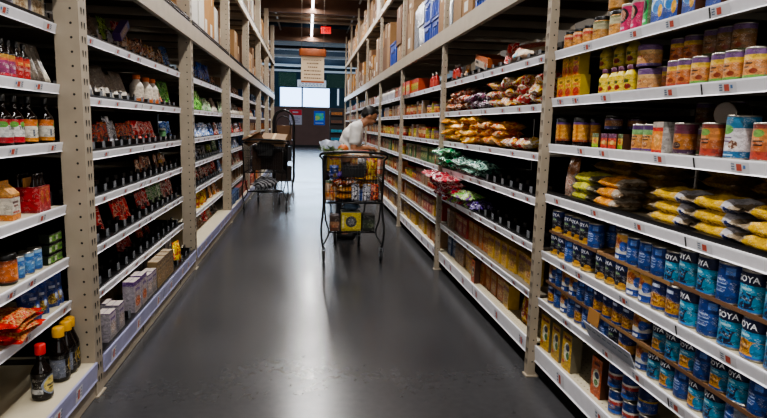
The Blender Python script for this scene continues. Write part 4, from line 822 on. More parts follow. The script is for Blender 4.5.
# ------------------------------------------------------------------ stocking
SHN = ['top shelf', 'second shelf', 'third shelf', 'fourth shelf', 'fifth shelf', 'sixth shelf', 'base deck']
STOCK = []
def stock(var, key, sh, y, dz=0, xo=.05, rz=0., rx=0., scale=1, parts=True, tier=None, ry=0.):
    B_ = BAYS[key]; s = B_['s']
    S = B_['S'] if sh < 6 or key[0] == 'R' else B_['F']
    if key[0] == 'L' and sh < 6 or True:
        x = S+s*xo
    r = (pi/2 if key[0] == 'L' else -pi/2)+rz
    o = place(var, (x, y, B_['Z'][sh]+.001+dz), r, rx=rx, ry=ry, scale=scale, parts=parts)
    STOCK.append((o, var, key, sh, y, dz, xo, tier))
    return o
ROWS = {
 ('R0', 0): [
  ('jar_small_dim', [3.157], 0, 0.1),
  ('jar_salsa', [2.99, 2.886, 2.779], 0, 0.05),
  ('jar_grey', [2.66], 0, 0.055),
  ('jar_salsa_back', [2.974, 2.89], 0.02, 0.2),
  ('jar_grey', [2.508], 0, 0.055),
  ('jar_grey', [2.529], 0.125, 0.055),
  ('can_pink', [2.41, 2.327], 0, 0.05),
  ('can_green', [2.242], 0, 0.055),
  ('box_blue', [2.137, 2.058, 1.948, 1.82], 0, 0.05),
  ('box_blue', [1.694], 0, 0.05),
 ],
 ('R0', 1): [
  ('jar_small_dim', [3.097], 0, 0.05),
  ('carton_tomato', [2.987, 2.898, 2.809], 0, 0.04),
  ('carton_tomato', [3.049, 2.958, 2.867], 0.115, 0.06),
  ('bottle_yellow', [2.564, 2.484, 2.425, 2.353], 0, 0.045),
  ('bottle_yellow', [2.639, 2.514, 2.408], 0.125, 0.08),
  ('tub_peach', [2.253], 0, 0.07),
  ('tub_peach', [2.269], 0.1, 0.07),
  ('can_soup_red', [2.233], 0, 0.12),
  ('can_soup_red', [2.048, 1.989], 0, 0.05),
  ('can_soup_green', [1.908, 1.808, 1.744, 1.655], 0, 0.05),
  ('can_soup_red', [2.161, 2.077], 0.103, 0.13),
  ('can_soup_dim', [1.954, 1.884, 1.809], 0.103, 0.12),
 ],
 ('R0', 2): [
  ('jar_black', [2.986, 2.782], 0, 0.05),
  ('jar_black', [2.782], 0, 0.11),
  ('pouchbox_green', [2.57], 0, 0.04),
  ('pouchbox_red', [2.487, 2.418], 0, 0.04),
  ('pouchbox_green', [2.369], 0, 0.05),
  ('jar_dark', [2.51], 0.085, 0.07),
  ('jar_dark', [2.469], 0.085, 0.16),
  ('can_soup_purple', [2.246, 2.168], 0, 0.05),
  ('box_redwhite', [2.088], 0, 0.05),
  ('can_dark_orange', [1.975], 0, 0.06),
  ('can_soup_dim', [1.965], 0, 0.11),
  ('can_soup_redgreen', [1.812], 0, 0.05),
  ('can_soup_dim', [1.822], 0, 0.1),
  ('can_coconut', [1.7], 0, 0.065),
  ('can_soup_redgreen', [1.58], 0, 0.05),
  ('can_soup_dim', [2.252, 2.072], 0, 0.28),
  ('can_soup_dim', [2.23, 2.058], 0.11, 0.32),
 ],
 ('R0', 3): [
 ],
 ('R0', 4): [
 ],
 ('R0', 5): [
 ],
 ('R0', 6): [
  ('box_yellow', [2.982, 2.836, 2.702], 0, 0.05),
  ('box_yellow', [3.107, 2.97], 0, 0.13),
  ('box_orange', [2.406], 0, 0.06),
  ('can_redblue', [2.253, 2.139], 0, 0.055),
  ('can_redblue', [2.272, 2.158], 0.115, 0.055),
  ('can_navy_gold', [2.022], 0, 0.06),
  ('can_navy_gold', [2.04], 0.115, 0.06),
  ('can_goya_teal', [1.864, 1.759], 0, 0.06),
  ('can_goya_gold', [1.643], 0, 0.06),
 ],
 ('R1', 0): [
  ('bottle_red', [5.657, 5.537, 5.384], 0, 0.05),
  ('pouch_white', [5.313], 0, 0.07),
  ('pouch_orange', [5.172], 0, 0.06),
  ('pack_orange_box', [4.602], 0.03, 0.12),
  ('pouch_red', [4.044], 0, 0.06),
  ('pouch_tan', [3.677], 0, 0.06),
 ],
 ('L0', 0): [
  ('box_cream', [2.674, 2.83], 0, 0.06),
  ('basket_black', [3.118], 0, 0.08),
 ],
 ('L0', 1): [
  ('bottle_hot_purple', [2.548, 2.603], 0, 0.04),
  ('bottle_hot_red', [2.669, 2.73], 0, 0.04),
  ('pouch_taupe', [2.816, 2.869, 2.925], 0, 0.05),
  ('pouch_white_l', [2.975], 0, 0.04),
  ('pouch_taupe', [3.179], 0, 0.14),
 ],
 ('L0', 2): [
  ('bottle_green_red', [2.532, 2.626], 0, 0.045),
  ('bottle_orange_label', [2.75, 2.95], 0, 0.045),
  ('bottle_orange_label', [2.871], 0, 0.13),
  ('pouch_red_s', [3.086], 0, 0.05),
 ],
 ('L0', 3): [
  ('carton_gable', [2.541], 0, 0.06),
  ('carrier_red', [2.772], 0, 0.065),
  ('box_black', [3.121], 0, 0.1),
 ],
 ('L0', 4): [
  ('jar_orange', [2.495], 0, 0.055),
  ('can_lblue', [2.576, 2.665, 2.741], 0, 0.05),
  ('tin_green', [2.83, 2.894, 2.962], 0, 0.04),
  ('tin_green', [2.842, 2.907, 2.969], 0.05, 0.04),
  ('tin_green', [2.854, 2.919, 2.981], 0.1, 0.04),
 ],
 ('L0', 5): [
  ('bag_blue_pasta', [2.663, 2.741, 2.856, 3.017], 0, 0.05),
 ],
 ('L0', 6): [
  ('bottle_soy_red', [2.591], 0, 0.095),
  ('bottle_soy_yellow', [2.778, 2.864], 0, 0.095),
  ('bottle_soy_yellow', [2.95], 0, 0.1),
 ],
 ('L1', 0): [
  ('pouch_kraft', [3.673, 3.773], 0, 0.05),
  ('pouch_lime', [4.021, 4.204], 0.03, 0.07),
  ('pouch_red', [4.418], 0.06, 0.1),
  ('box_purple_tilt', [4.149], 0.06, 0.02),
  ('pouch_sm_dark', [4.02, 4.144], 0, 0.04),
  ('pouch_sm_brown', [4.275, 4.441, 4.554, 4.674, 4.816], 0, 0.04),
  ('pouch_sm_cream', [4.357, 4.936, 5.062, 5.195, 5.3], 0, 0.04),
  ('pouch_blue', [5.567, 5.771], 0, 0.05),
 ],
 ('L1', 1): [
  ('pouch_whitetip', [3.598, 3.697, 3.802, 3.894, 3.991, 4.093, 4.179, 4.269], 0, 0.05),
  ('bottle_white_orange', [4.537, 4.785, 4.966], 0, 0.05),
  ('pouch_cream_orange', [5.096, 5.232], 0, 0.05),
  ('pouch_green', [5.613, 5.865], 0, 0.06),
 ],
 ('L1', 2): [
  ('pouch_redblack', [3.604, 3.688, 3.776, 3.868], 0, 0.06),
  ('pouch_silver', [3.933, 4.034], 0, 0.05),
  ('pouch_redblack', [4.197, 4.312, 4.434], 0, 0.06),
  ('pouch_red', [4.553, 4.719, 4.868, 4.994], 0, 0.05),
  ('jar_green', [5.267], 0, 0.05),
  ('pouch_blue', [5.537, 5.765], 0, 0.06),
 ],
 ('L1', 3): [
  ('pouch_sm_brown', [4.622, 4.764, 4.915, 5.144], 0, 0.07),
  ('pouch_sm_cream', [5.279, 5.39], 0, 0.06),
 ],
 ('L1', 4): [
  ('pouch_red', [3.522, 3.694], 0, 0.05),
  ('pouch_redbig', [4.097, 4.188], 0.01, 0.05),
  ('pouch_red', [4.596, 4.741], 0, 0.05),
  ('pouch_greenwhite', [4.904, 5.035, 5.173], 0, 0.06),
  ('pouch_redwhite', [5.276, 5.429, 5.592, 5.765], 0, 0.05),
 ],
 ('L1', 5): [
  ('pouch_red', [4.321, 4.469], 0, 0.12),
  ('pouch_redblack', [4.768, 4.981], 0, 0.12),
 ],
 ('L1', 6): [
  ('box_purple', [3.288, 3.441], 0, 0.05),
  ('box_purple', [3.476], 0.0, 0.13),
  ('box_purple_food', [3.807, 3.963], 0, 0.06),
  ('box_purple', [4.108, 4.224], 0, 0.06),
  ('box_tan', [4.375, 4.492, 4.615, 4.745], 0, 0.06),
  ('bag_yellow_s', [5.097], 0, 0.05),
 ],
 ('L2', 0): [
  ('pouch_blue', [6.764, 6.943], 0, 0.06),
  ('pouch_bluebig', [7.334, 7.621], 0, 0.06),
  ('pouch_sm_brown', [8.183, 8.451], 0, 0.06),
 ],
 ('L2', 1): [
  ('pouch_green', [6.732, 6.977], 0, 0.05),
  ('pouch_greenwhite', [7.368, 7.661], 0, 0.06),
  ('pouch_whitetip', [8.063, 8.417], 0, 0.06),
 ],
 ('L2', 2): [
  ('pouch_bluewhite', [6.64, 6.88, 7.14, 7.42], 0, 0.05),
  ('pouch_blue', [7.723], 0, 0.05),
  ('pouch_redwhite', [8.14, 8.413], 0, 0.05),
 ],
 ('L2', 3): [
  ('pouch_silver', [6.611, 6.79], 0, 0.05),
  ('pouch_sm_dark', [7.045, 7.32], 0, 0.05),
  ('pouch_lime', [7.776], 0, 0.05),
  ('pouch_greenwhite', [8.202], 0, 0.05),
 ],
 ('L2', 4): [
  ('pouch_redwhite', [6.638, 6.884, 7.149, 7.436, 7.746], 0, 0.05),
  ('pouch_red', [8.084, 8.358], 0, 0.05),
 ],
 ('L2', 5): [
  ('bag_yellow_s', [6.609, 6.792, 7.053], 0, 0.05),
  ('pouch_orange', [7.56, 7.884], 0, 0.05),
  ('pouch_sm_brown', [8.146], 0, 0.05),
 ],
 ('L2', 6): [
  ('pouch_sm_brown', [6.66, 6.845, 7.041], 0, 0.16),
  ('pouch_red', [7.249, 7.394], 0, 0.16),
  ('pouch_cream_orange', [7.624], 0, 0.16),
  ('pouch_sm_dark', [7.867, 8.127], 0, 0.16),
 ],
 ('R2', 0): [
  ('box_stripe', [8.363, 7.943, 7.6], 0, 0.05),
  ('box_stripe', [7.439, 7.174], 0, 0.08),
  ('bottle_red', [6.396, 6.219], 0, 0.05),
 ],
}
DIVS = {'L1': (0, 1, 2, 3, 4, 5), 'L2': (0, 3, 4, 6), 'R1': (0, 3, 4)}
for (key, sh), rows in ROWS.items():
    lo, hi = BAYS[key]['y0'], BAYS[key]['y1']
    for var, ys, dz, xo in rows:
        hw = PROTO[var][4]
        for y in ys:
            y = min(max(y, lo+hw), hi-hw-.01)
            kind = var.split('_')[0]
            jit = rnd.uniform(-.3, .3) if kind in ('can', 'jar', 'bottle', 'tub') else rnd.uniform(-.08, .08)
            if kind in ('pouch',) or var == 'bag_yellow_s': jit = rnd.uniform(.1, .45)*(-1 if key[0] == 'L' else 1)
            if var == 'bag_blue_pasta': jit = -.75
            if sh in DIVS.get(key, ()): xo2, d2 = xo+.03, .006
            else: xo2, d2 = xo, 0
            ex = {}
            if 'soy' in var: ex = dict(scale=1.13)
            if kind == 'pouch' and key[0] == 'L' and key != 'L0': ex = dict(scale=(rnd.uniform(.8, 1.05), 1, rnd.uniform(.8, 1.1)))
            if var == 'box_purple_tilt': ex = dict(ry=-.6); d2 += .06
            if var == 'pack_orange_box': ex = dict(ry=.22); d2 += .03
            if var == 'jar_green': jit = 0
            if kind == 'pouch' and key[0] == 'L' and key != 'L0': xo2 += PROTO[var][4]*.2
            o = stock(var, key, sh, y, dz+d2, xo2, jit, **ex)
# ---- the two tiers of bean cans, bean can bay
def tiers(sh, seq_lo, seq_up, y_far=2.99, dr=.0785, sc=1.1, pitch=.128):
    dr *= sc
    big = sc > 1.05; sc0 = sc; pitch0 = pitch
    for t, seq in ((0, seq_lo), (1, seq_up)):
        y = y_far-.04
        for v in seq:
            if v == '.': y -= .055; continue
            var = {'b': 'can_goya_black', 't': 'can_goya_teal', 'g': 'can_goya_gold', 'f': 'can_food_blue', 'p': 'can_plain_blue', 'c': 'can_corn_gold', 'G': 'can_blue_grey'}[v]
            if v == 'G': y -= .018
            near = big and y < 1.87
            sc = 1.22 if near else sc0; pitch = .1405 if near else pitch0; dr = .0785*sc
            rz = rnd.uniform(-.25, .35) if v != 'p' else rnd.uniform(-.2, .2)
            stock(var, key='R0', sh=sh, y=y, dz=t*pitch, xo=.048 if v != 'G' else .062, rz=rz, tier=t, scale=sc if v != 'G' else sc*.97)
            y -= dr+rnd.uniform(0, .006) + (.018 if v == 'G' else 0)
            if y < 1.3: break
    # second row behind, so that gaps do not look straight through
    for t in (0, 1):
        y = y_far-.07
        while y > 1.4:
            near = big and y < 1.87; sc = 1.22 if near else sc0; pitch = .1405 if near else pitch0
            if not (t == 1 and 2.05 < y < 2.45): stock(rnd.choice(['can_plain_blue', 'can_goya_black', 'can_plain_blue']), key='R0', sh=sh, y=y, dz=t*pitch, xo=.145, tier=t, scale=sc)
            y -= .099 if sc > 1.15 else .092
    z = BAYS['R0']['Z'][sh]+pitch-.0025
    for j in range(3):
        y0 = 1.35+j*.55; y1 = y0+.53
        z = BAYS['R0']['Z'][sh]+(.1405 if (big and j == 0) else pitch0)-.0025
        o = MB().box(0, .17, 0, y1-y0, 0, .002, CARD[j % 2]).box(-.003, 0, 0, y1-y0, -.002, .012, CARD[(j+1) % 2]).build('cardboard_tray', loc=(RS+.006, y0, z))
        tag(o, 'thin cardboard tray between can tiers, %s, %s from the upright' % (SHN[sh], ORD[2-j]), 'tray')
tiers(4, 'bbpbb.bbbffcctptgtptttt', 'b.bbbp...fppptttpttt')
tiers(5, 'cpfpcpfpbc.ftgpgtGttgt', 'fpffppccccf.gtgpgtpG.gt', sc=1.03, pitch=.118)
# brown box leftovers and the white price card hanging there
o = MB().box(-.05, .05, -.1, .1, 0, .07, CARD[1]).box(-.045, .045, -.095, .095, .07, .0705, mat('box_inside_dark', '2a1c12', .9)).build('cardboard_box', loc=(RS+.11, 2.24, .76+.131)); tag(o, 'low open brown cardboard box in the gap of the upper can tier, fifth shelf', 'box')
pc = MB(); PC = mat('card_white', 'b4b8c4', .5, var=.04)
M = Matrix.Rotation(radians(-25), 4, 'Y')
pc.box(-.0015, .0015, -.2, .2, -.045, .045, PC, M)
for k in range(8): pc.box(-.0022, -.0016, -.17+.045*k, -.14+.045*k, .01, .018, TAGK, M)
tag(pc.build('price_card', loc=(RS-.016, 2.25, .515), rz=0), 'long white printed card leaning against the blue cans, sixth shelf', 'card')
o = MB().box(-.002, .002, -.05, .05, 0, .07, CARD[2]).build('cardboard_flap', loc=(RS-.004, 2.42, .545)); o.rotation_euler = (0, .1, 0); tag(o, 'small torn tan cardboard flap in front of the cans, sixth shelf', 'cardboard')
# the silver lid of a can lying on its side
o = stock('can_grey_end', 'R0', 2, 1.93, .135, .24, tier=1, scale=.82); o.rotation_euler = (pi/2, 0, -pi/2+.35); o.location.z = RZ0[2]+.155
tag(MB().box(-.12, .12, -.25, .25, 0, .108, CARD[1]).build('cardboard_box', loc=(RS+.5, 1.95, RZ0[2])), 'brown carton behind the soup cans under the lying can, third shelf', 'box')
# packs of rice and peas on the fourth shelf
def packs(var, y, n, xo, dz0=0, rz=0., jx=.01):
    for k in range(n):
        stock(var+str(k % 2), 'R0', 3, y+rnd.uniform(-.012, .012), dz0+k*.045, xo+k*jx*.6+rnd.uniform(-.01, .01), rz+rnd.uniform(-.06, .06), tier=k)
stock('pouch_pink_beans', 'R0', 3, 2.86, 0, .05, .1)
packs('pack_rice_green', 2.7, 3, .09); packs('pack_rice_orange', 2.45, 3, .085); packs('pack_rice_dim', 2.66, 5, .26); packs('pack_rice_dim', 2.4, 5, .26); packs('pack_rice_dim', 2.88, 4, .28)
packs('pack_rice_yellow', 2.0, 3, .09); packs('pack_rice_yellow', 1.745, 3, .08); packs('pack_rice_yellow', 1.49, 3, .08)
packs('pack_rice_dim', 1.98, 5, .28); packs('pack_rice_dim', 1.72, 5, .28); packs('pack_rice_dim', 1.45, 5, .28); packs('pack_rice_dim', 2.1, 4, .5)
# snack bag bay: heaps
def heap(sh, var, y0, y1, layers, xo=.1, w=.33, dzl=.058, over=0., tilt=.3):
    y = y1-.06
    while y > y0:
        for l in range(layers):
            stock(var+str(rnd.randrange(3)), 'R1', sh, max(y+rnd.uniform(-.03, .03), 3.2), l*dzl+.0, xo-over*l*.5+rnd.uniform(-.02, .02), rnd.uniform(-.35, .35)+(pi if rnd.random() < .4 else 0), rx=rnd.uniform(-tilt, tilt)*.5, ry=rnd.uniform(-tilt, tilt)*.6, tier=l)
        y -= w*.8
heap(1, 'slump_orangewhite', 4.75, 5.5, 3); heap(1, 'slump_purple', 4.2, 4.75, 2); heap(1, 'slump_party', 3.3, 4.2, 3)
heap(2, 'slump_gold', 4.6, 5.5, 4, dzl=.052); heap(2, 'slump_amber', 3.98, 4.6, 3, dzl=.056)
stock('slump_party0', 'R1', 2, 3.78, 0, .1); stock('slump_party1', 'R1', 2, 3.6, 0, .12)
heap(3, 'slump_green', 4.95, 5.5, 3, xo=.05, over=.06); heap(3, 'slump_teal', 4.25, 4.95, 2, xo=.07, over=.04)
heap(4, 'slump_red', 4.85, 5.5, 4, xo=.03, over=.09); heap(4, 'slump_lime', 4.55, 4.95, 2, xo=.05, over=.05); heap(4, 'slump_violet', 4.25, 4.55, 1, xo=.07)
def facing(key, sh, y0, y1, vs, gap=.01, xo=.06, dzs=(0,), skip=0., parts=False, rev=False):
    y = y1-.02; i = 0
    while True:
        v = vs[min(int((y1-y)/(y1-y0)*len(vs)), len(vs)-1)]
        v = v if isinstance(v, str) else rnd.choice(v)
        hw = PROTO[v][4]; y -= hw
        if y-hw < y0: break
        if rnd.random() >= skip:
            for t, dz in enumerate(dzs):
                if t and rnd.random() < .25: continue
                stock(v, key, sh, y, dz, xo+rnd.uniform(0, .02), rnd.uniform(-.08, .08), parts=parts, tier=t)
        y -= hw+gap; i += 1
facing('R1', 5, 3.2, 5.5, [['box_far_red', 'box_far_tan'], 'box_far_red', ['box_far_red', 'box_far_orange'], 'box_far_orange', 'box_far_yellow', 'box_far_yellow', 'box_far_yellow'], .012, .08)
facing('R1', 6, 3.65, 5.5, ['box_far_blue', 'box_far_tan', 'box_far_yellow', 'box_far_orange', 'box_far_orange', 'box_far_yellow'], .015, .1)
stock('bag_yellow_s', 'R1', 6, 3.42, 0, .08); stock('box_orange', 'R1', 6, 4.4, 0, .04); 
# far bays, palettes read from the photograph
O, Yj, Rj, R_b, Ob, Yb, Tb, Gb, Bb = 'jar_far_orange', 'jar_far_yellow', 'jar_far_red', 'box_far_red', 'box_far_orange', 'box_far_yellow', 'box_far_tan', 'box_far_green', 'box_far_blue'
FAR = {
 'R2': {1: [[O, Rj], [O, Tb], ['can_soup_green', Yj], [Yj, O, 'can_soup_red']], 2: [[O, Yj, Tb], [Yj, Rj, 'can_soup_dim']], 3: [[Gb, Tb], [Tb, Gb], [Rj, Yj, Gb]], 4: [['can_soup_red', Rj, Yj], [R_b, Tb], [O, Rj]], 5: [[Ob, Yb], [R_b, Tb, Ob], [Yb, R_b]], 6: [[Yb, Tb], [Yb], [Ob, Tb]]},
 'R3': {0: ['bottle_white_far', [R_b, Tb]], 1: [[O, Tb], [Tb, Ob, Yj]], 2: [[O, Yj], [O, Tb, Rj]], 3: [[R_b, Tb, Gb], [Tb, Yj]], 4: [[O, Gb], [Ob, Tb, Rj]], 5: [[Rj, Tb], [Ob, Yb, R_b]], 6: [[Ob, Tb], [Yb, Tb]]},
 'R4': {0: [[R_b, Tb], 'bottle_white_far'], 1: [[Tb, Rj, Bb]], 2: [[O, Tb]], 3: [[Tb, R_b]], 4: [[Ob, Tb]], 5: [[R_b, Tb, Yb]], 6: [[Tb, Ob]]},
 'L3': {0: ['pouch_sm_brown', [Tb, 'pouch_cream_orange', R_b]], 1: ['pouch_whitetip', 'pouch_greenwhite'], 2: [['pouch_red', 'pouch_redwhite'], ['pouch_redwhite', 'pouch_bluewhite']], 3: ['pouch_bluewhite'], 4: [['pouch_redwhite', 'pouch_cream_orange'], ['pouch_cream_orange', 'pouch_bluewhite']], 5: [['pouch_greenwhite', Tb], Tb], 6: [R_b, Bb]},
 'L4': {0: [[Bb, 'pouch_bluewhite']], 1: ['pouch_cream_orange'], 2: [['pouch_red', Tb]], 3: [['pouch_bluewhite', Bb]], 4: [[R_b, Bb]], 5: [[Tb, Bb]], 6: [[Ob, R_b]]},
 'L5': {0: ['pouch_bluewhite'], 1: [[Bb, Tb]], 2: [['pouch_red', Ob]], 3: [Tb], 4: [[R_b, Bb]], 5: [Tb]},
 'L6': {0: [Tb], 1: [[Tb, Bb]], 2: [Ob], 3: [R_b]},
 'R5': {0: [Tb], 1: [[O, Tb]], 2: [[Ob, Tb]], 3: [[R_b, Tb]], 4: [[Ob, Yb]], 5: [Tb], 6: [[R_b, Tb]]},
 'R6': {0: [[R_b, Tb]], 1: [[Ob, Tb]], 2: [Tb], 3: [[Ob, R_b]], 4: [[R_b, Tb]]},
 'R7': {0: [Tb], 1: [[Ob, Tb]], 2: [Tb], 3: [[Ob, Tb]]},
}
for key, d in FAR.items():
    k = int(key[1]); B_ = BAYS[key]
    for sh, vs in d.items():
        facing(key, sh, B_['y0']+.03, B_['y1']-.02, vs, .02 if k < 4 else .07, .07, dzs=(0,), skip=.06 if k < 5 else .15)
# a few items show again deeper in the near bays
facing('R1', 6, 3.3, 5.5, ['box_far_tan'], .02, .26); facing('R1', 5, 3.2, 5.5, ['box_far_tan', 'box_far_orange'], .02, .26)
facing('L1', 6, 3.25, 5.6, ['box_purple', 'box_tan'], .03, .25)
facing('L0', 1, 2.35, 2.7, ['bottle_hot_red'], .01, .14, parts=True); facing('L0', 2, 2.3, 2.7, ['bottle_orange_label'], .01, .15, parts=True)
# flat bread bags at the frame edge, sixth shelf of the soy sauce bay
for l in range(4):
    stock('bag_redyellow_lie', 'L0', 5, 2.42+rnd.uniform(-.03, .03), l*.024, .1, rnd.uniform(-.15, .15), rx=.06, tier=l)
stock('box_cream', 'L0', 5, 2.25, 0, .4)
# ---- cartons up on the storage levels
CN = [0]
def box_up(side, y, w, h, z, d=.34, m=None, kind='cardboard_box', look='tan cardboard box', xo=.0, lvl='storage deck', rz=0):
    s = -1 if side == 'L' else 1; F = LX if side == 'L' else RX
    b = MB(); m = m or CARD[rnd.randrange(4)]
    b.box(-w/2, w/2, 0, d, 0, h, m)
    if kind == 'cardboard_box' and m in CARD:
        b.box(-.02, .02, -.001, d, h, h+.001, TAPE); b.box(-.02, .02, -.0012, 0, h*.72, h, TAPE)
        if rnd.random() < .5: b.box(-w*.3, w*.05, -.0012, 0, h*.2, h*.42, CARDW)
        b.box(-w/2, w/2, -.0011, 0, h*.985, h*.995, mat('carton_seam', '5c442c', .9, var=0))
    if kind == 'storage_tote':
        b.box(-w/2-.01, w/2+.01, -.012, d+.012, h-.03, h, m); b.box(-w*.3, w*.3, -.012, 0, h*.62, h*.72, m)
        for t in (-.25, 0, .25): b.box(w*t-.005, w*t+.005, -.008, 0, .01, h*.58, m)
    o = b.build(kind, loc=(F+s*((.135 if side == 'L' else .065)+xo), y, z), rz=(pi/2 if side == 'L' else -pi/2)+rz)
    CN[0] += 1
    o['category'] = {'storage_tote': 'tote', 'cardboard_box': 'box', 'wrapped_bundle': 'bundle', 'white_carton': 'box'}[kind]
    UP.append((o, look, side, y, z, kind, lvl)); return o
UP = []
def stack(side, y, w, hs, lvl=0, look=None, m=None, kind='cardboard_box', xo=.0, d=.34):
    z = ((2.33 if side == 'L' else 2.378) if lvl == 0 else (3.38 if side == 'L' else 3.5))+.002
    mm = m or rnd.choice([CARD[0], CARD[1], CARD[1], CARD[2], CARD[3], CARD[0]])
    for h in hs:
        box_up(side, y, w-.01, h-.003, z, m=mm if m else CARD[rnd.randrange(4)], kind=kind, look=look or 'tan cardboard box', xo=xo+rnd.uniform(0, .02), lvl='upper deck' if lvl else 'lower deck', d=d, rz=rnd.uniform(-.02, .02))
        z += h
# can side, lower storage level (world y from far to near)
def cells(side, y0, y1, lvl, hmax, wr=(.25, .42)):
    y = y0
    while y < y1:
        w = rnd.uniform(*wr)
        if rnd.random() < .93:
            t = rnd.uniform(.55, .98)*hmax; hs = []
            while sum(hs) < t-.12: hs.append(rnd.uniform(.18, .42) if rnd.random() < .7 else t-sum(hs))
            hs = [h for h in hs if h > .1]
            while sum(hs) > hmax: hs.pop()
            white = rnd.random() < .06
            stack(side, y+w/2, w, hs, lvl, m=CARDW if white else None, kind='white_carton' if white else 'cardboard_box', look='white carton' if white else None)
        y += w
stack('R', 3.62, .42, [.3, .34], look='tan cardboard box'); stack('R', 4.2, .5, [.22, .22], m=CARDW, kind='white_carton', look='white carton')
stack('R', 4.62, .3, [.16], m=BLUEB, kind='storage_tote', look='blue lidded tote'); 
stack('R', 5.0, .34, [.4, .3]); stack('R', 5.36, .3, [.5]); stack('R', 5.72, .3, [.55], m=WRAP, kind='wrapped_bundle', look='clear wrapped bundle'); stack('R', 6.03, .24, [.5, .28]) 
for y in (6.32, 6.72): stack('R', y, .38, [.27, .27, .26], m=BLUEB, kind='storage_tote', look='blue ribbed tote')
stack('R', 7.12, .36, [.3, .26], m=WRAP, kind='wrapped_bundle', look='clear wrapped bundle'); stack('R', 7.46, .28, [.55], m=WRAP, kind='wrapped_bundle', look='clear wrapped bundle')
stack('R', 7.85, .42, [.62, .22]); stack('R', 8.35, .46, [.85]); stack('R', 8.85, .44, [.3, .56])
stack('R', 9.4, .6, [.4], m=BLUEB, kind='storage_tote', look='blue ribbed tote'); stack('R', 9.98, .4, [.8]); stack('R', 10.4, .4, [.86]); stack('R', 10.85, .42, [.5, .3])
cells('R', 11.1, 20.4, 0, .86, (.3, .5)); cells('R', 7.5, 20.4, 1, .85, (.3, .55))
stack('L', 5.3, .42, [.35, .3]); stack('L', 5.75, .4, [.4, .35], m=CARD[2]); stack('L', 6.18, .38, [.45, .3], m=CARD[2]); stack('L', 6.6, .36, [.7], m=CARDW, kind='white_carton', look='white carton'); stack('L', 7.0, .38, [.6, .2], m=CARDW, kind='white_carton', look='white carton')
stack('L', 7.4, .36, [.8], m=CARD[2]); stack('L', 7.8, .38, [.8], m=CARD[2]); cells('L', 8.0, 18.7, 0, .8, (.3, .5)); cells('L', 9.5, 18.7, 1, .8, (.3, .55)); cells('L', 3.2, 5.0, 0, .5)
# ---- labels for everything on the shelves: what it is, where along which shelf
from collections import defaultdict
def finish():
    g = defaultdict(list)
    for it in STOCK: g[(PROTO[it[1]][2], it[2], it[3], it[7] or 0, it[6] > .125)].append(it)
    for (look, key, sh, tier, back), its in g.items():
        its.sort(key=lambda t: t[4], reverse=False)
        # several of the same look in one row: counted from the camera end
        for n, it in enumerate(its):
            o = it[0]; place_ = '%s of the %s' % (SHN[sh], BAYN[key])
            t = ('', 'upper tier, ', 'third layer, ', 'fourth layer, ', 'fifth layer, ')[tier]
            look_ = look
            bk_ = 'back row, ' if back else ''
            if len(its) == 1: lab = '%s, %s%s%s' % (look_, bk_, t, place_)
            else: lab = '%s, %s %s%s' % (look_, ORD[n] + ' along', bk_+t if (bk_ or t) else '', place_)
            wd = lab.replace('  ', ' ').split()
            if len(wd) > 16:
                lab = lab.replace(' of the ', ' ', 1) if ' of the ' in lab else lab; lab = lab.replace(' with ', ' ').replace(' a ', ' ').replace(' and ', ' ')
                wd = lab.split()
            if len(wd) > 16:
                short = ' '.join(look.split()[:5]); lab = '%s, %s along %s%s%s' % (short, ORD[n], bk_, t, place_.replace(' of the ', ' '))
                lab = lab if len(lab.split()) <= 16 else ' '.join(lab.split()[:16])
            o['label'] = lab
            o['group'] = '%s on the %s' % (PROTO[it[1]][0].replace('_', ' ')+'s', place_)
    g = defaultdict(list)
    for o, look, side, y, z, kind, lvl in UP: g[(look, side, lvl)].append((y, z, o))
    for (look, side, lvl), its in g.items():
        its.sort(key=lambda t: (round(t[0], 1), t[1]))
        for n, (y, z, o) in enumerate(its):
            o['label'] = '%s on the %s over the %s side, %s%s' % (look, 'highest deck' if lvl == 'upper deck' else 'storage deck', 'sauce' if side == 'L' else 'can', ORD[n] if n < len(ORD) else '%dth' % (n+1), ' from the camera')
            o['group'] = '%s on the %s, %s side' % (look.replace('box', 'boxes').replace('carton', 'cartons') if 'box' in look or 'carton' in look else look+'s', lvl, 'sauce' if side == 'L' else 'can')
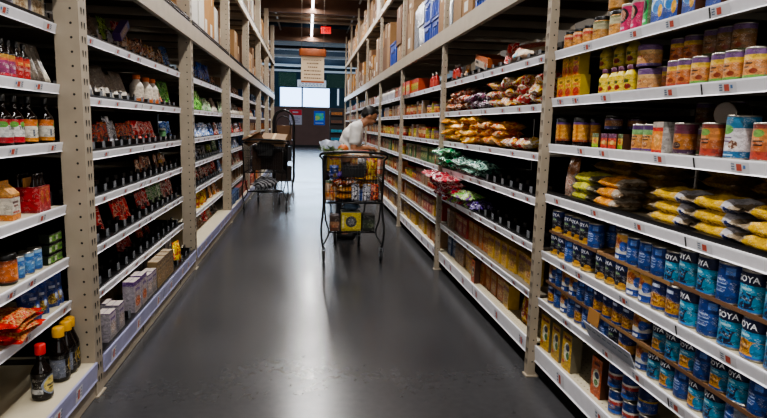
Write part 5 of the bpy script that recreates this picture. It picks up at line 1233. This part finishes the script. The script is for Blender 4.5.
# ------------------------------------------------------------------ shopping carts
def cart(name, loc, rz, label, color=BLKM, L=.92, W=.64):
    """handle end at y=0 facing -y; x centred"""
    t = tag(empty(name, loc, rz), label, 'cart')
    h = W/2
    # basket: a tapered wire bin
    ztop, zbot = 1.115, .625
    def rim(z, f): # f 0 top,1 bottom
        a = h-.015*f; b = h*.72-.015*f; y0 = .06+.03*f; y1 = L-.02-.1*f
        return [(-a, y0, z), (a, y0, z), (b, y1, z+(.0 if f == 0 else .03)), (-b, y1, z+(.0 if f == 0 else .03))]
    top = rim(ztop, 0); bot = rim(zbot, 1)
    b = MB()
    b.tube(top, .008, color, 6, True); b.tube(bot, .006, color, 6, True)
    for f in (.25, .5, .75):
        b.tube([tuple(Vector(top[i]).lerp(Vector(bot[i]), f)) for i in range(4)], .003, color, 5, True)
    def wires(i, j, n, r=.0024):
        for k in range(1, n):
            u = k/n; p = Vector(top[i]).lerp(Vector(top[j]), u); q = Vector(bot[i]).lerp(Vector(bot[j]), u); b.tube([p, q], r, color, 4)
    wires(0, 1, 19); wires(1, 2, 24); wires(3, 0, 24); wires(2, 3, 13)
    for k in range(1, 14):
        u = k/14; b.tube([Vector(bot[0]).lerp(Vector(bot[1]), u), Vector(bot[3]).lerp(Vector(bot[2]), u)], .0024, color, 4)
    for k in range(1, 8):
        u = k/8; b.tube([Vector(bot[0]).lerp(Vector(bot[3]), u), Vector(bot[1]).lerp(Vector(bot[2]), u)], .0024, color, 4)
    b.build('basket', t)
    # child seat flap
    f = MB(); f.box(-.12, .12, .085, .1, .9, 1.03, BLKP, bev=.006); 
    for sx in (-1, 1): f.tube([(sx*.13, .09, .88), (sx*.13, .09, 1.1)], .005, color, 6)
    f.tube([(-.13, .09, .88), (.13, .09, .88)], .005, color, 6); f.tube([(-.13, .09, 1.04), (.13, .09, 1.04)], .005, color, 6)
    f.build('seat_flap', t)
    # handle
    hp = bez([(-h-.005, .05, 1.09), (-h-.03, .02, 1.135), (-h*.8, -.012, 1.165), (0, -.02, 1.175), (h*.8, -.012, 1.165), (h+.03, .02, 1.135), (h+.005, .05, 1.09)], 6)
    b = MB(); b.tube(hp, .011, color, 8); b.build('handle', t)
    b = MB(); b.tube(bez([(-h*.7, -.014, 1.167), (0, -.02, 1.175), (h*.7, -.014, 1.167)], 6), .0155, BLKP, 10); b.build('handle_grip', t)
    # frame
    b = MB()
    for s in (-1, 1):
        b.tube(bez([(s*(h+.0), .05, 1.1), (s*(h-.005), .06, .85), (s*(h-.01), .07, .63), (s*(h+.0), .05, .48), (s*(h+.012), .02, .36), (s*(h+.005), .0, .24), (s*(h-.015), .0, .14)], 5), .0115, color, 8)
        b.tube(bez([(s*(h-.02), .08, .63), (s*(h-.035), .08, .45), (s*(h-.07), .08, .31), (s*(h-.015), .0, .2)], 5), .009, color, 8)
        b.tube(bez([(s*(h-.07), .08, .31), (s*(h-.11), .4, .27), (s*(h-.17), .75, .25), (s*(h-.175), .86, .15)], 5), .0105, color, 8)
        b.tube([(s*(h-.14), .84, .22), (s*(h*.68), L-.1, .65)], .0095, color, 8)
        b.tube([(s*(h-.02), .1, .63), (s*(h*.7), L-.1, .66)], .008, color, 8)
    b.tube([(-h+.01, .07, .63), (h-.01, .07, .63)], .009, color, 8)
    b.tube([(-h+.175, .86, .2), (h-.175, .86, .2)], .009, color, 8)
    b.build('frame', t)
    # lower tray
    b = MB(); a, c = h-.07, h-.17
    b.tube([(-a, .08, .31), (a, .08, .31), (c, .8, .255), (-c, .8, .255)], .007, color, 6, True)
    for k in range(1, 12):
        u = k/12; b.tube([(-a+2*a*u, .08, .31), (-c+2*c*u, .8, .255)], .0028, color, 4)
    for k in range(1, 5):
        u = k/5; q = -a+(a-c)*u; b.tube([(q, .08+.72*u, .31-.055*u), (-q, .08+.72*u, .31-.055*u)], .003, color, 4)
    b.build('lower_tray', t)
    for x, y, r, fk in ((-h+.015, 0, .062, .13), (h-.015, 0, .062, .13), (-h+.175, .87, .058, .14), (h-.175, .87, .058, .14)):
        c = MB(); c.box(x-.021, x-.015, y-.012, y+.03, r, fk+.03, CHROME); c.box(x+.015, x+.021, y-.012, y+.03, r, fk+.03, CHROME); c.box(x-.021, x+.021, y-.014, y+.028, fk+.02, fk+.032, CHROME)
        co = c.build('caster_fork', t)
        M = Matrix.Translation((x, y+.02, r)) @ Matrix.Rotation(pi/2, 4, 'Y')
        w = MB(); w.lathe([(r*.55, -.013), (r*.92, -.013), (r, -.008), (r, .008), (r*.92, .013), (r*.55, .013)], RUBB, 20, M=M); w.lathe([(r*.2, -.015), (r*.55, -.013), (r*.55, .013), (r*.2, .015)], CHROME, 12, M=M)
        w.build('wheel', co)
    return t
CX, CY = .478, 5.86
cart('shopping_cart', (CX, CY, 0), 0, 'black wire shopping cart heaped with groceries in the middle of the aisle')
def goods(var, x, y, z, rz=0, rx=0, ry=0, sc=1, label='', group='groceries in the full cart'):
    return place(var, (CX+x, CY+y, z), rz, label=label, group=group, rx=rx, ry=ry, scale=sc)
G = goods; zb = .64
G('pouch_orange', -.22, .16, zb, .1, sc=1.3, label='orange pouch low in the near corner of the full cart')
G('pouch_greenwhite', -.22, .3, zb, .2, sc=1.2, label='green and white pouch behind the orange pouch, low in the full cart')
G('slump_amber0', -.1, .24, zb+.002, .4, label='orange gold snack bag lying low in the full cart')
G('slump_amber1', -.06, .22, zb+.08, .2, label='orange gold snack bag lying second from the bottom of the full cart')
G('slump_orangewhite0', -.1, .2, zb+.16, .1, label='orange and white snack bag below the blue bag in the full cart')
G('slump_violet0', -.14, .2, zb+.235, .1, label='violet blue bag across the middle height of the full cart')
G('bag_blue_pasta', -.2, .12, zb+.24, 0, rx=.2, sc=.9, label='blue pasta bag standing behind the front wires of the full cart')
G('can_blue_grey', .08, .2, zb+.0, .3, label='large blue can low in the full cart')
G('pouch_silver', .03, .13, zb+.005, .1, label='silver pouch against the front wires, low in the full cart')
G('pouch_silver', .15, .13, zb+.005, -.1, label='second silver pouch, beside the dark pouch low in the full cart')
G('pouch_redblack', .23, .14, zb+.005, 0, sc=1.2, label='dark food pouch low in the corner of the full cart')
G('slump_teal0', .12, .36, zb+.01, .6, label='pale teal bag lying low towards the nose of the full cart')
G('slump_gold1', .14, .28, zb+.12, 1.2, label='golden snack bag lying at mid height of the full cart')
G('slump_gold2', .14, .25, zb+.2, .5, label='golden snack bag over another in the full cart')
G('box_far_yellow', -.2, .19, zb+.32, .3, label='yellow box high in the full cart beside the seat flap')
G('box_far_orange', .05, .26, zb+.29, .1, label='orange box high in the full cart behind the seat flap')
G('bag_yellow_s', .2, .17, zb+.27, .1, label='bright yellow bag high in the full cart under the handle')
G('pouch_cream_orange', .27, .2, zb+.27, -.2, label='cream and orange pouch high in the corner of the full cart')
G('pouch_sm_dark', .1, .16, zb+.3, -.1, sc=1.2, label='dark pouch beside the seat flap of the full cart')
G('slump_purple0', 0, .6, zb+.05, .2, label='purple and white bag at the nose of the full cart')
G('slump_party1', 0, .55, zb+.14, 1.4, label='white, yellow and red bag piled at the nose of the full cart')
G('box_far_tan', -.05, .45, zb+.25, .5, label='tan box buried under the produce of the full cart')
G('slump_lime0', .1, .5, zb+.3, .3, label='lime green bag near the top of the heap in the full cart')
G('pouch_tan', .08, .33, zb+.44, .2, sc=.7, label='tan pouch on top of the heap in the full cart')
# clear produce bag, leafy greens and orange squash on top
PL = mat('cloudy_film', '9aa2b0', .2, alpha=.7, var=.2, nscale=15, bump=.6)
reg('film', 'produce_bag', 'bag', 'cloudy plastic produce bag', bag('', .26, .19, .12, PL, seed=5, slump=.3, lean=.9, nx=14, nz=14), .1)
G('film', -.2, .44, 1.12, .2, label='cloudy white plastic produce bag hanging over the rim of the full cart')
lf = MB(); rr = random.Random(3); GL = [mat('leaf_green', '4c6a30', .5, var=.3), mat('leaf_pale', '8c9c64', .5, var=.2)]
for k in range(60):
    a = rr.uniform(0, 2*pi); l = rr.uniform(.09, .18); w = rr.uniform(.008, .02); o = Vector((rr.uniform(-.04, .04), rr.uniform(-.04, .04), 0)); d = Vector((cos(a)*.7, sin(a)*.7, rr.uniform(.05, .8))).normalized(); n = d.cross(Vector((0, 0, 1))).normalized()
    p = [o, o+d*l*.4+n*w, o+d*l*.75+n*w*.8, o+d*l-Vector((0, 0, .015)), o+d*l*.75-n*w*.8, o+d*l*.4-n*w]
    lf.add(p, [(0,1,2,3), (0,3,4,5)], GL[k % 2])
tag(lf.build('leafy_greens', loc=(CX-.22, CY+.22, 1.12)), 'bunch of leafy greens sticking up at the corner of the full cart', 'greens')
sq = MB(); sq.lathe([(0, 0), (.04, .008), (.062, .04), (.06, .075), (.035, .1), (.02, .108), (0, .109)], mat('squash_orange', 'b8622c', .5, var=.15), 16, cap=False); sq.lathe([(.008, .105), (.006, .125), (0, .126)], GL[0], 6, cap=False)
tag(sq.build('orange_squash', loc=(CX-.09, CY+.42, 1.125)), 'round orange squash on top of the heap in the full cart', 'vegetable')
tag(MB().box(-.16, .16, -.1, .1, 0, .07, CARD[1]).build('flat_carton', loc=(CX-.04, CY+.38, 1.055), rz=.2), 'flat brown carton carrying the squash in the full cart', 'box')
# lower tray load
YB = pack('p_case_yellow', [(0, '9a8a1e'), (.02, 'b8a41e'), (.19, 'c8b83c')], [('e', .0, .1, .06, .06, '26262c', '4a4a44'), ('e', 0, .1, .035, .035, '8c8c8c', '3c4454'), ('r', -.085, .1, .02, .14, 'c8c08c')], h=.21)
yc = carton('', .21, .22, .2, YB, mat('case_yellow_side', 'a8981e', .5), mat('case_top_pale', '9aa094', .5)); reg('case_y', 'juice_case', 'box', 'yellow case', yc, .1)
G('case_y', -.01, .24, .318, 0, label='yellow case with a round dark picture on the lower tray of the full cart', group='load on the lower tray')
reg('case_d', 'can_case', 'box', 'dark case', carton('', .13, .2, .17, pack('p_cased', [(0, '1c2018'), (.03, '2a3424'), (.12, '141614')], [('e', .02, .06, .03, .03, '4c5c34', '141614')], h=.17), mat('case_dark', '1a1c1a', .4)), .1)
G('case_d', .18, .24, .318, 0, label='dark green case beside the yellow case on the lower tray', group='load on the lower tray')
reg('case_b', 'snack_case', 'box', 'brown case', carton('', .1, .2, .16, pack('p_caseb', [(0, '5c3824'), (.06, '8c6444'), (.1, '3c2a24')], [('r', 0, .06, .06, .05, '8c3c24', 'a8885c')], h=.16), BR), .1)
G('case_b', -.185, .24, .318, 0, label='brown printed case beside the yellow case on the lower tray', group='load on the lower tray')
reg('case_t', 'water_pack', 'box', 'blue grey pack', [(None, bag('', .26, .2, .09, mat('blue_grey_film', '3c4c5c', .15, var=.3, nscale=20), seed=9, lie=True)[0][1])], .1)
G('case_t', -.01, .26, .52, 0, label='blue grey film wrapped pack on top of the yellow case, lower tray', group='load on the lower tray')

# second cart by the sauce racks
c2 = cart('stocking_cart', (-.69, 9.45, 0), radians(0), 'black wire cart holding opened cardboard boxes beside the sauce racks', W=.72, L=.85)
C2 = (-.69, 9.45)
def cb(x, y, z, w, d, h, rz, rx, ry, label, m, name='cardboard_box'):
    b = MB().box(-w/2, w/2, -d/2, d/2, 0, h, m)
    b.box(-.02, .02, -d/2-.001, d/2+.001, h, h+.001, TAPE)
    b.add([(-w/2, -d/2, h), (w/2, -d/2, h), (w/2*.95, -d/2-.08, h+.05), (-w/2*.95, -d/2-.08, h+.05)], [(0,1,2,3)], m)
    o = b.build(name, loc=(C2[0]+x, C2[1]+y, z)); o.rotation_euler = (rx, ry, rz); tag(o, label, 'box', 'boxes in the stocking cart'); return o
cb(-.2, .25, 1.13, .27, .3, .1, .3, .1, -.5, 'tilted brown cardboard box at the rack side of the stocking cart', CARD[1])
cb(.13, .27, 1.12, .4, .34, .1, -.1, .32, .05, 'wide pale cardboard box lying slanted on top of the stocking cart', CARD[3])
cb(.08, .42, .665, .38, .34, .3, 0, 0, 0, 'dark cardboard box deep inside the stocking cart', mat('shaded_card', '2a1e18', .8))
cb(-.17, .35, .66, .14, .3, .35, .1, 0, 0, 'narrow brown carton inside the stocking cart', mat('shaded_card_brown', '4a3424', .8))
o = place('slump_violet1', (C2[0], C2[1]+.13, .9), .1, label='black cloth bag hanging behind the front wires of the stocking cart'); bl = o.data.copy(); bl.materials.clear(); bl.materials.append(mat('black_cloth', '0e0e10', .8, var=.3)); o.data = bl; o.scale = (1.5, .6, 2.6); o.name = 'cloth_bag'
CHK = bpy.data.materials.new('zigzag_cloth'); CHK.use_nodes = True
_nt = CHK.node_tree; _w = _nt.nodes.new('ShaderNodeTexWave'); _w.inputs['Scale'].default_value = 9; _w.inputs['Distortion'].default_value = 6; _w.bands_direction = 'DIAGONAL'; _tc = _nt.nodes.new('ShaderNodeTexCoord'); _nt.links.new(_tc.outputs['Object'], _w.inputs['Vector'])
_r = _nt.nodes.new('ShaderNodeValToRGB'); _r.color_ramp.interpolation = 'CONSTANT'; _r.color_ramp.elements[0].color = (.02, .02, .025, 1); _r.color_ramp.elements[1].position = .5; _r.color_ramp.elements[1].color = (.4, .4, .42, 1); _nt.links.new(_w.outputs['Fac'], _r.inputs[0]); _nt.links.new(_r.outputs[0], _nt.nodes['Principled BSDF'].inputs['Base Color'])
reg('zig', 'patterned_bag', 'bag', 'black and white patterned bag', bag('', .3, .42, .2, CHK, seed=11, lie=True, slump=0), .2)
o = place('zig', (C2[0]-.02, C2[1]+.34, .315), .2, label='black and white patterned bag on the lower tray of the stocking cart'); o.rotation_euler = (0, -.12, .3)

# arched trolley behind it
t = tag(empty('arched_trolley', (-.53, 12.7, 0)), 'tall black trolley with an arched top rail behind the stocking cart', 'trolley')
b = MB()
for yy in (0, .6):
    b.tube(bez([(-.22, yy, .14), (-.22, yy, 1.3), (-.215, yy, 1.5), (-.15, yy, 1.66), (0, yy, 1.73), (.15, yy, 1.66), (.215, yy, 1.5), (.22, yy, 1.3), (.22, yy, .14)], 6), .02, BLKM, 8)
for z in (.17, .62, 1.06): 
    for sx in (-.22, .22): b.tube([(sx, 0, z), (sx, .6, z)], .009, BLKM, 6)
    for yy in (0, .6): b.tube([(-.22, yy, z), (.22, yy, z)], .009, BLKM, 6)
b.tube(bez([(-.14, 0, 1.2), (-.14, 0, 1.48), (0, 0, 1.6), (.14, 0, 1.48), (.14, 0, 1.2)], 5), .009, BLKM, 6)
b.build('arched_frame', t)
for z in (.17, .62, 1.06): MB().box(-.21, .21, .01, .59, z, z+.01, BLKP).build('trolley_shelf', t)
for x, y in ((-.19, .03), (.19, .03), (-.19, .57), (.19, .57)):
    M = Matrix.Translation((x, y, .06)) @ Matrix.Rotation(pi/2, 4, 'Y')
    MB().lathe([(.02, -.015), (.055, -.015), (.06, -.01), (.06, .01), (.055, .015), (.02, .015)], RUBB, 16, M=M).box(x-.02, x+.02, y-.02, y+.02, .1, .17, CHROME).build('wheel', t)
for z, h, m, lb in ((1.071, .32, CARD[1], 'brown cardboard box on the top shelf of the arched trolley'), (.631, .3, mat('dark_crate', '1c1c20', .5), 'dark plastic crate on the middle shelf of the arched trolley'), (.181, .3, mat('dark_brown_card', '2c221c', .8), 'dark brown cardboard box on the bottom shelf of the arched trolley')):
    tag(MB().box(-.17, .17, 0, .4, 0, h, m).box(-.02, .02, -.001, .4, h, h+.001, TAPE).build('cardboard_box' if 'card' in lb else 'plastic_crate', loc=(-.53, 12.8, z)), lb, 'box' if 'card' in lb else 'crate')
# dark merchandise stand at the end of the can racks, and a queue rail on the far floor
t = tag(empty('display_stand', (1.24, 25, 0)), 'dark display stand with orange and teal packs beyond the end of the can racks', 'display')
MB().box(-.3, .3, 0, .4, 0, 2.1, mat('stand_dark', '1a1a22', .5)).box(-.34, .34, -.25, .4, 0, .12, mat('stand_dark', '1a1a22', .5)).build('cabinet', t)
for z, m in ((1.85, 'a8682c'), (1.5, '5c3a2c'), (1.1, '2c8ca8'), (.75, '2c7ca0'), (.4, '3c4c5c')):
    MB().box(-.24, .24, -.02, .0, z, z+.12, mat('pack_'+m, m, .5, var=.4, nscale=12)).build('pack_row', t)
    MB().box(-.27, .27, -.12, 0, z-.03, z-.01, mat('stand_dark', '1a1a22', .5)).build('stand_shelf', t)

# ------------------------------------------------------------------ the shopper
def caps(bm, p, q, r0, r1, n=7, sy=1.):
    p, q = Vector(p), Vector(q)
    for i in range(n+1):
        u = i/n; c = p.lerp(q, u); r = r0+(r1-r0)*u
        M = Matrix.Translation(c) @ Matrix.Diagonal((r, r*sy, r, 1))
        bmesh.ops.create_icosphere(bm, subdivisions=3 if r > .03 else 2, radius=1, matrix=M)
def fuse(bm, name, voxel, m, smooth=6, parent=None, wrinkle=0.):
    me = bpy.data.meshes.new(name); bm.to_mesh(me); bm.free()
    o = bpy.data.objects.new(name, me); COL.objects.link(o)
    r = o.modifiers.new('r', 'REMESH'); r.mode = 'VOXEL'; r.voxel_size = voxel; r.use_smooth_shade = True
    s = o.modifiers.new('s', 'SMOOTH'); s.iterations = smooth; s.factor = .5
    dg = bpy.context.evaluated_depsgraph_get(); me2 = bpy.data.meshes.new_from_object(o.evaluated_get(dg))
    bpy.data.objects.remove(o); bpy.data.meshes.remove(me)
    if wrinkle:
        for v in me2.vertices:
            c = v.co; n = noise.noise(Vector((c.x*9+c.z*6, c.y*5, c.z*9-c.x*5)))+.5*noise.noise(c*22)
            v.co = c+v.normal*n*wrinkle
    me2.materials.clear(); me2.materials.append(m); me2.polygons.foreach_set('use_smooth', [True]*len(me2.polygons)); me2.name = name
    o = bpy.data.objects.new(name, me2); COL.objects.link(o)
    if parent: o.parent = parent
    return o
SKIN = mat('skin_tan', '9a6a4c', .5, var=.06, nscale=12); SHIRT = mat('tshirt_white', 'cfccc8', .8, var=.04); JEAN = mat('trousers_dark', '1e222c', .8, var=.15); HAIR = mat('hair_black', '0f0c0b', .5, var=.3, nscale=60); SHOE = mat('shoe_black', '121212', .5)
PY_ = 7.22
H = Vector((.775, PY_, 1.565))
def P3(x, y, z): return Vector((x, PY_+y, z))
hip = P3(.43, 0, .97); chest = P3(.56, 0, 1.3); nk = P3(.645, 0, 1.45)
sh_n = P3(.585, -.18, 1.405); sh_f = P3(.61, .18, 1.405); el_n = P3(.56, -.23, 1.14); el_f = P3(.6, .22, 1.15)
wr_n = P3(.725, -.13, 1.165); wr_f = P3(.77, .1, 1.17)
bm = bmesh.new()
caps(bm, hip, chest, .13, .125, 8, 1.25); caps(bm, chest, P3(.61, 0, 1.4), .125, .09, 5, 1.45); caps(bm, nk-Vector((.02, 0, .03)), H-Vector((.03, 0, .05)), .06, .052, 5)
# head: skull, jaw, nose, brow, ears (looking down towards the shelf)
fd = Vector((.83, 0, -.56)).normalized(); ud = Vector((.56, 0, .83)).normalized()
def hs(a, f, u, s, rf, rs, ru, sub=3):
    M = Matrix.Translation(a+fd*f+ud*u+Vector((0, s, 0))) @ Matrix(((fd.x, 0, ud.x, 0), (0, 1, 0, 0), (fd.z, 0, ud.z, 0), (0, 0, 0, 1))) @ Matrix.Diagonal((rf, rs, ru, 1))
    bmesh.ops.create_icosphere(bm, subdivisions=sub, radius=1, matrix=M)
hs(H, -.008, .02, 0, .095, .074, .09); hs(H, .03, -.045, 0, .056, .055, .062); hs(H, .058, -.075, 0, .025, .028, .022)
hs(H, .09, -.012, 0, .016, .012, .026, 2); hs(H, .1, -.026, 0, .014, .016, .011, 2)
for s in (-1, 1): hs(H, -.005, -.01, s*.075, .018, .009, .03, 2); hs(H, .072, .018, s*.03, .016, .022, .008, 2); hs(H, .07, -.025, s*.03, .02, .02, .018, 2)
hs(H, .086, -.052, 0, .01, .022, .006, 2); hs(H, .083, -.064, 0, .01, .02, .006, 2)
for (a, e, w) in ((sh_n, el_n, wr_n), (sh_f, el_f, wr_f)): caps(bm, a, e, .055, .043, 9); caps(bm, e, w, .042, .028, 9)
def hand(bm, w, d, side):
    """palm down-inward; fingers curl round the pack that both hands hold"""
    d = Vector(d).normalized(); up = Vector((0, 0, 1)); lat = d.cross(up).normalized()
    for k in range(4):
        o = lat*(.027-.018*k)
        caps(bm, w, w+d*.085+o, .02, .012, 5)
        L = (.036, .042, .039, .03)[k]; p0 = w+d*.085+o; p1 = p0+(d*.85-up*.4+lat*.1*(1.5-k))*L; p2 = p1+(d*.3-up*.9)*L*.75; p3 = p2+(-d*.5-up*.7)*L*.55
        caps(bm, p0, p1, .0105, .0095, 5); caps(bm, p1, p2, .0095, .0088, 5); caps(bm, p2, p3, .0088, .0078, 4)
    b0 = w+d*.03+lat*side*.025; b1 = b0+(d*.4+lat*side*.8-up*.35)*.045; b2 = b1+(d*.8+lat*side*.1-up*.45)*.035
    caps(bm, b0, b1, .013, .011, 4); caps(bm, b1, b2, .011, .009, 4)
hand(bm, wr_n, (1, .35, -.08), -1); hand(bm, wr_f, (.9, -.45, -.1), 1)
for s, fx in ((-1, .40), (1, .5)):
    k = P3(fx+.04, s*.11, .5); a = P3(fx-.0, s*.12, .09); h0 = P3(.43, s*.095, .94)
    caps(bm, h0, k, .088, .058, 9); caps(bm, k, a, .058, .038, 9); caps(bm, a, P3(fx+.13, s*.13, .05), .04, .032, 5)
body = fuse(bm, 'person', .0062, SKIN, 3)
tag(body, 'person in a white t-shirt bending forward over the shelves behind the full cart', 'person')
# eyes and brows
e_ = MB()
for s in (-1, 1):
    c = H+fd*.083+ud*.002+Vector((0, s*.031, 0)); e_.lathe([(0, -.009), (.008, -.005), (.0105, 0), (.008, .005), (0, .009)], mat('eye_dark', '1a120e', .2, var=0), 10, M=Matrix.Translation(c), cap=False)
    e_.tube([H+fd*.09+ud*.024+Vector((0, s*.016, 0)), H+fd*.086+ud*.028+Vector((0, s*.032, 0)), H+fd*.074+ud*.022+Vector((0, s*.048, 0))], .0035, HAIR, 5)
e_.build('eyes_and_brows', body)
bm = bmesh.new(); hs(H, -.028, .038, 0, .094, .08, .086); hs(H, -.06, -.01, 0, .05, .068, .06); hs(H, .03, .085, 0, .05, .055, .03)
for s in (-1, 1): hs(H, -.02, .02, s*.05, .05, .032, .05)
hair = fuse(bm, 'hair', .008, HAIR, 2, body, .004)
bm = bmesh.new(); caps(bm, hip+Vector((-.005, 0, -.06)), chest, .15, .14, 8, 1.22); caps(bm, chest, P3(.6, 0, 1.395), .14, .1, 6, 1.5); caps(bm, sh_n, sh_n.lerp(el_n, .62), .075, .068, 6); caps(bm, sh_f, sh_f.lerp(el_f, .62), .075, .068, 6); caps(bm, P3(.6, 0, 1.4), nk, .085, .065, 4, 1.2)
fuse(bm, 'tshirt', .012, SHIRT, 4, body, .012)
bm = bmesh.new(); caps(bm, hip+Vector((-.01, 0, -.08)), hip, .14, .138, 4, 1.25)
for s, fx in ((-1, .40), (1, .5)):
    k = P3(fx+.04, s*.11, .5); a = P3(fx-.0, s*.12, .11); h0 = P3(.43, s*.095, .92)
    caps(bm, h0, k, .105, .076, 9); caps(bm, k, a, .076, .06, 9)
fuse(bm, 'trousers', .012, JEAN, 4, body, .008)
for s, fx in ((-1, .40), (1, .5)):
    bm = bmesh.new(); caps(bm, P3(fx-.03, s*.12, .05), P3(fx+.16, s*.13, .042), .05, .042, 6); fuse(bm, 'shoe', .01, SHOE, 2, body)
tag(MB().box(-.06, .06, -.08, .08, -.018, .018, pack('p_held', [(0, '9a8a7c')], [('r', 0, 0, .08, .02, '8c3c2c')], h=.02), bev=.004).build('food_packet', loc=(.845, PY_-.03, 1.1)), 'small packet held in both hands by the person in white', 'packet')

finish()
# ------------------------------------------------------------------ light
def area(name, loc, sx, sy, power, col=(1, 1, 1), rot=(0, 0, 0)):
    l = bpy.data.lights.new(name, 'AREA'); l.shape = 'RECTANGLE'; l.size = sx; l.size_y = sy; l.energy = power; l.color = col
    o = bpy.data.objects.new(name, l); COL.objects.link(o); o.location = loc; o.rotation_euler = rot; return o
for k in range(4): area('aisle_tube_light', (.11, 1+6*k, 4.58), .06, 5.9, AISLE, (1, .97, .93))
for x in (-4.6, 4.8): area('side_fill_light', (x, 9, 4.7), .3, 26, SIDE, (1, .93, .85))  # unseen fill lamps added on both sides of the racks
area('window_daylight', (-.2, 35.7, 3.05), 3.1, 1.2, WIN, (.62, .8, 1), (-pi/2, 0, 0))
area('front_fill_light', (0, -3.7, 2.6), 9, 3, FRONT, (1, .97, .95), (pi/2, 0, 0))  # unseen soft fill added behind the camera to lift the product fronts
for k in range(5): area('ceiling_fill_light', (.11, 3+4.5*k, 4.68), .1, 4, UPL, (1, .95, .9), (pi, 0, 0))  # added lamps facing up, only to brighten the ceiling
for x in (-5, 5):
    l = bpy.data.lights.new('far_fill_lamp', 'POINT'); l.energy = FAR_FILL; l.color = (.6, .8, 1); l.shadow_soft_size = .4  # bluish fill added out of view to brighten the far end
    o = bpy.data.objects.new('far_fill_lamp', l); COL.objects.link(o); o.location = (x, 28.5, 3.2)
w = bpy.data.worlds.new('store_air'); SC.world = w; w.use_nodes = True; w.node_tree.nodes['Background'].inputs[0].default_value = (.5, .55, .6, 1); w.node_tree.nodes['Background'].inputs[1].default_value = .05
# ------------------------------------------------------------------ camera
cam = bpy.data.cameras.new('camera'); co = bpy.data.objects.new('camera', cam); COL.objects.link(co)
cam.sensor_width = 36; cam.lens = 566.603/767*36; cam.clip_start = .05; cam.clip_end = 200
pit, yaw, rol = radians(8.3777), radians(7.7424), radians(1.53584)
F_ = Vector((sin(yaw)*cos(pit), cos(yaw)*cos(pit), -sin(pit))); Rt = Vector((cos(yaw), -sin(yaw), 0)); Up = Rt.cross(F_)
R2 = Rt*cos(rol)+Up*sin(rol); U2 = -Rt*sin(rol)+Up*cos(rol)
co.matrix_world = Matrix(((R2.x, U2.x, -F_.x, 0), (R2.y, U2.y, -F_.y, 0), (R2.z, U2.z, -F_.z, 1.45), (0, 0, 0, 1)))
SC.camera = co
SC.view_settings.view_transform = 'AgX'; SC.view_settings.look = 'AgX - Medium High Contrast'; SC.view_settings.exposure = EXPO
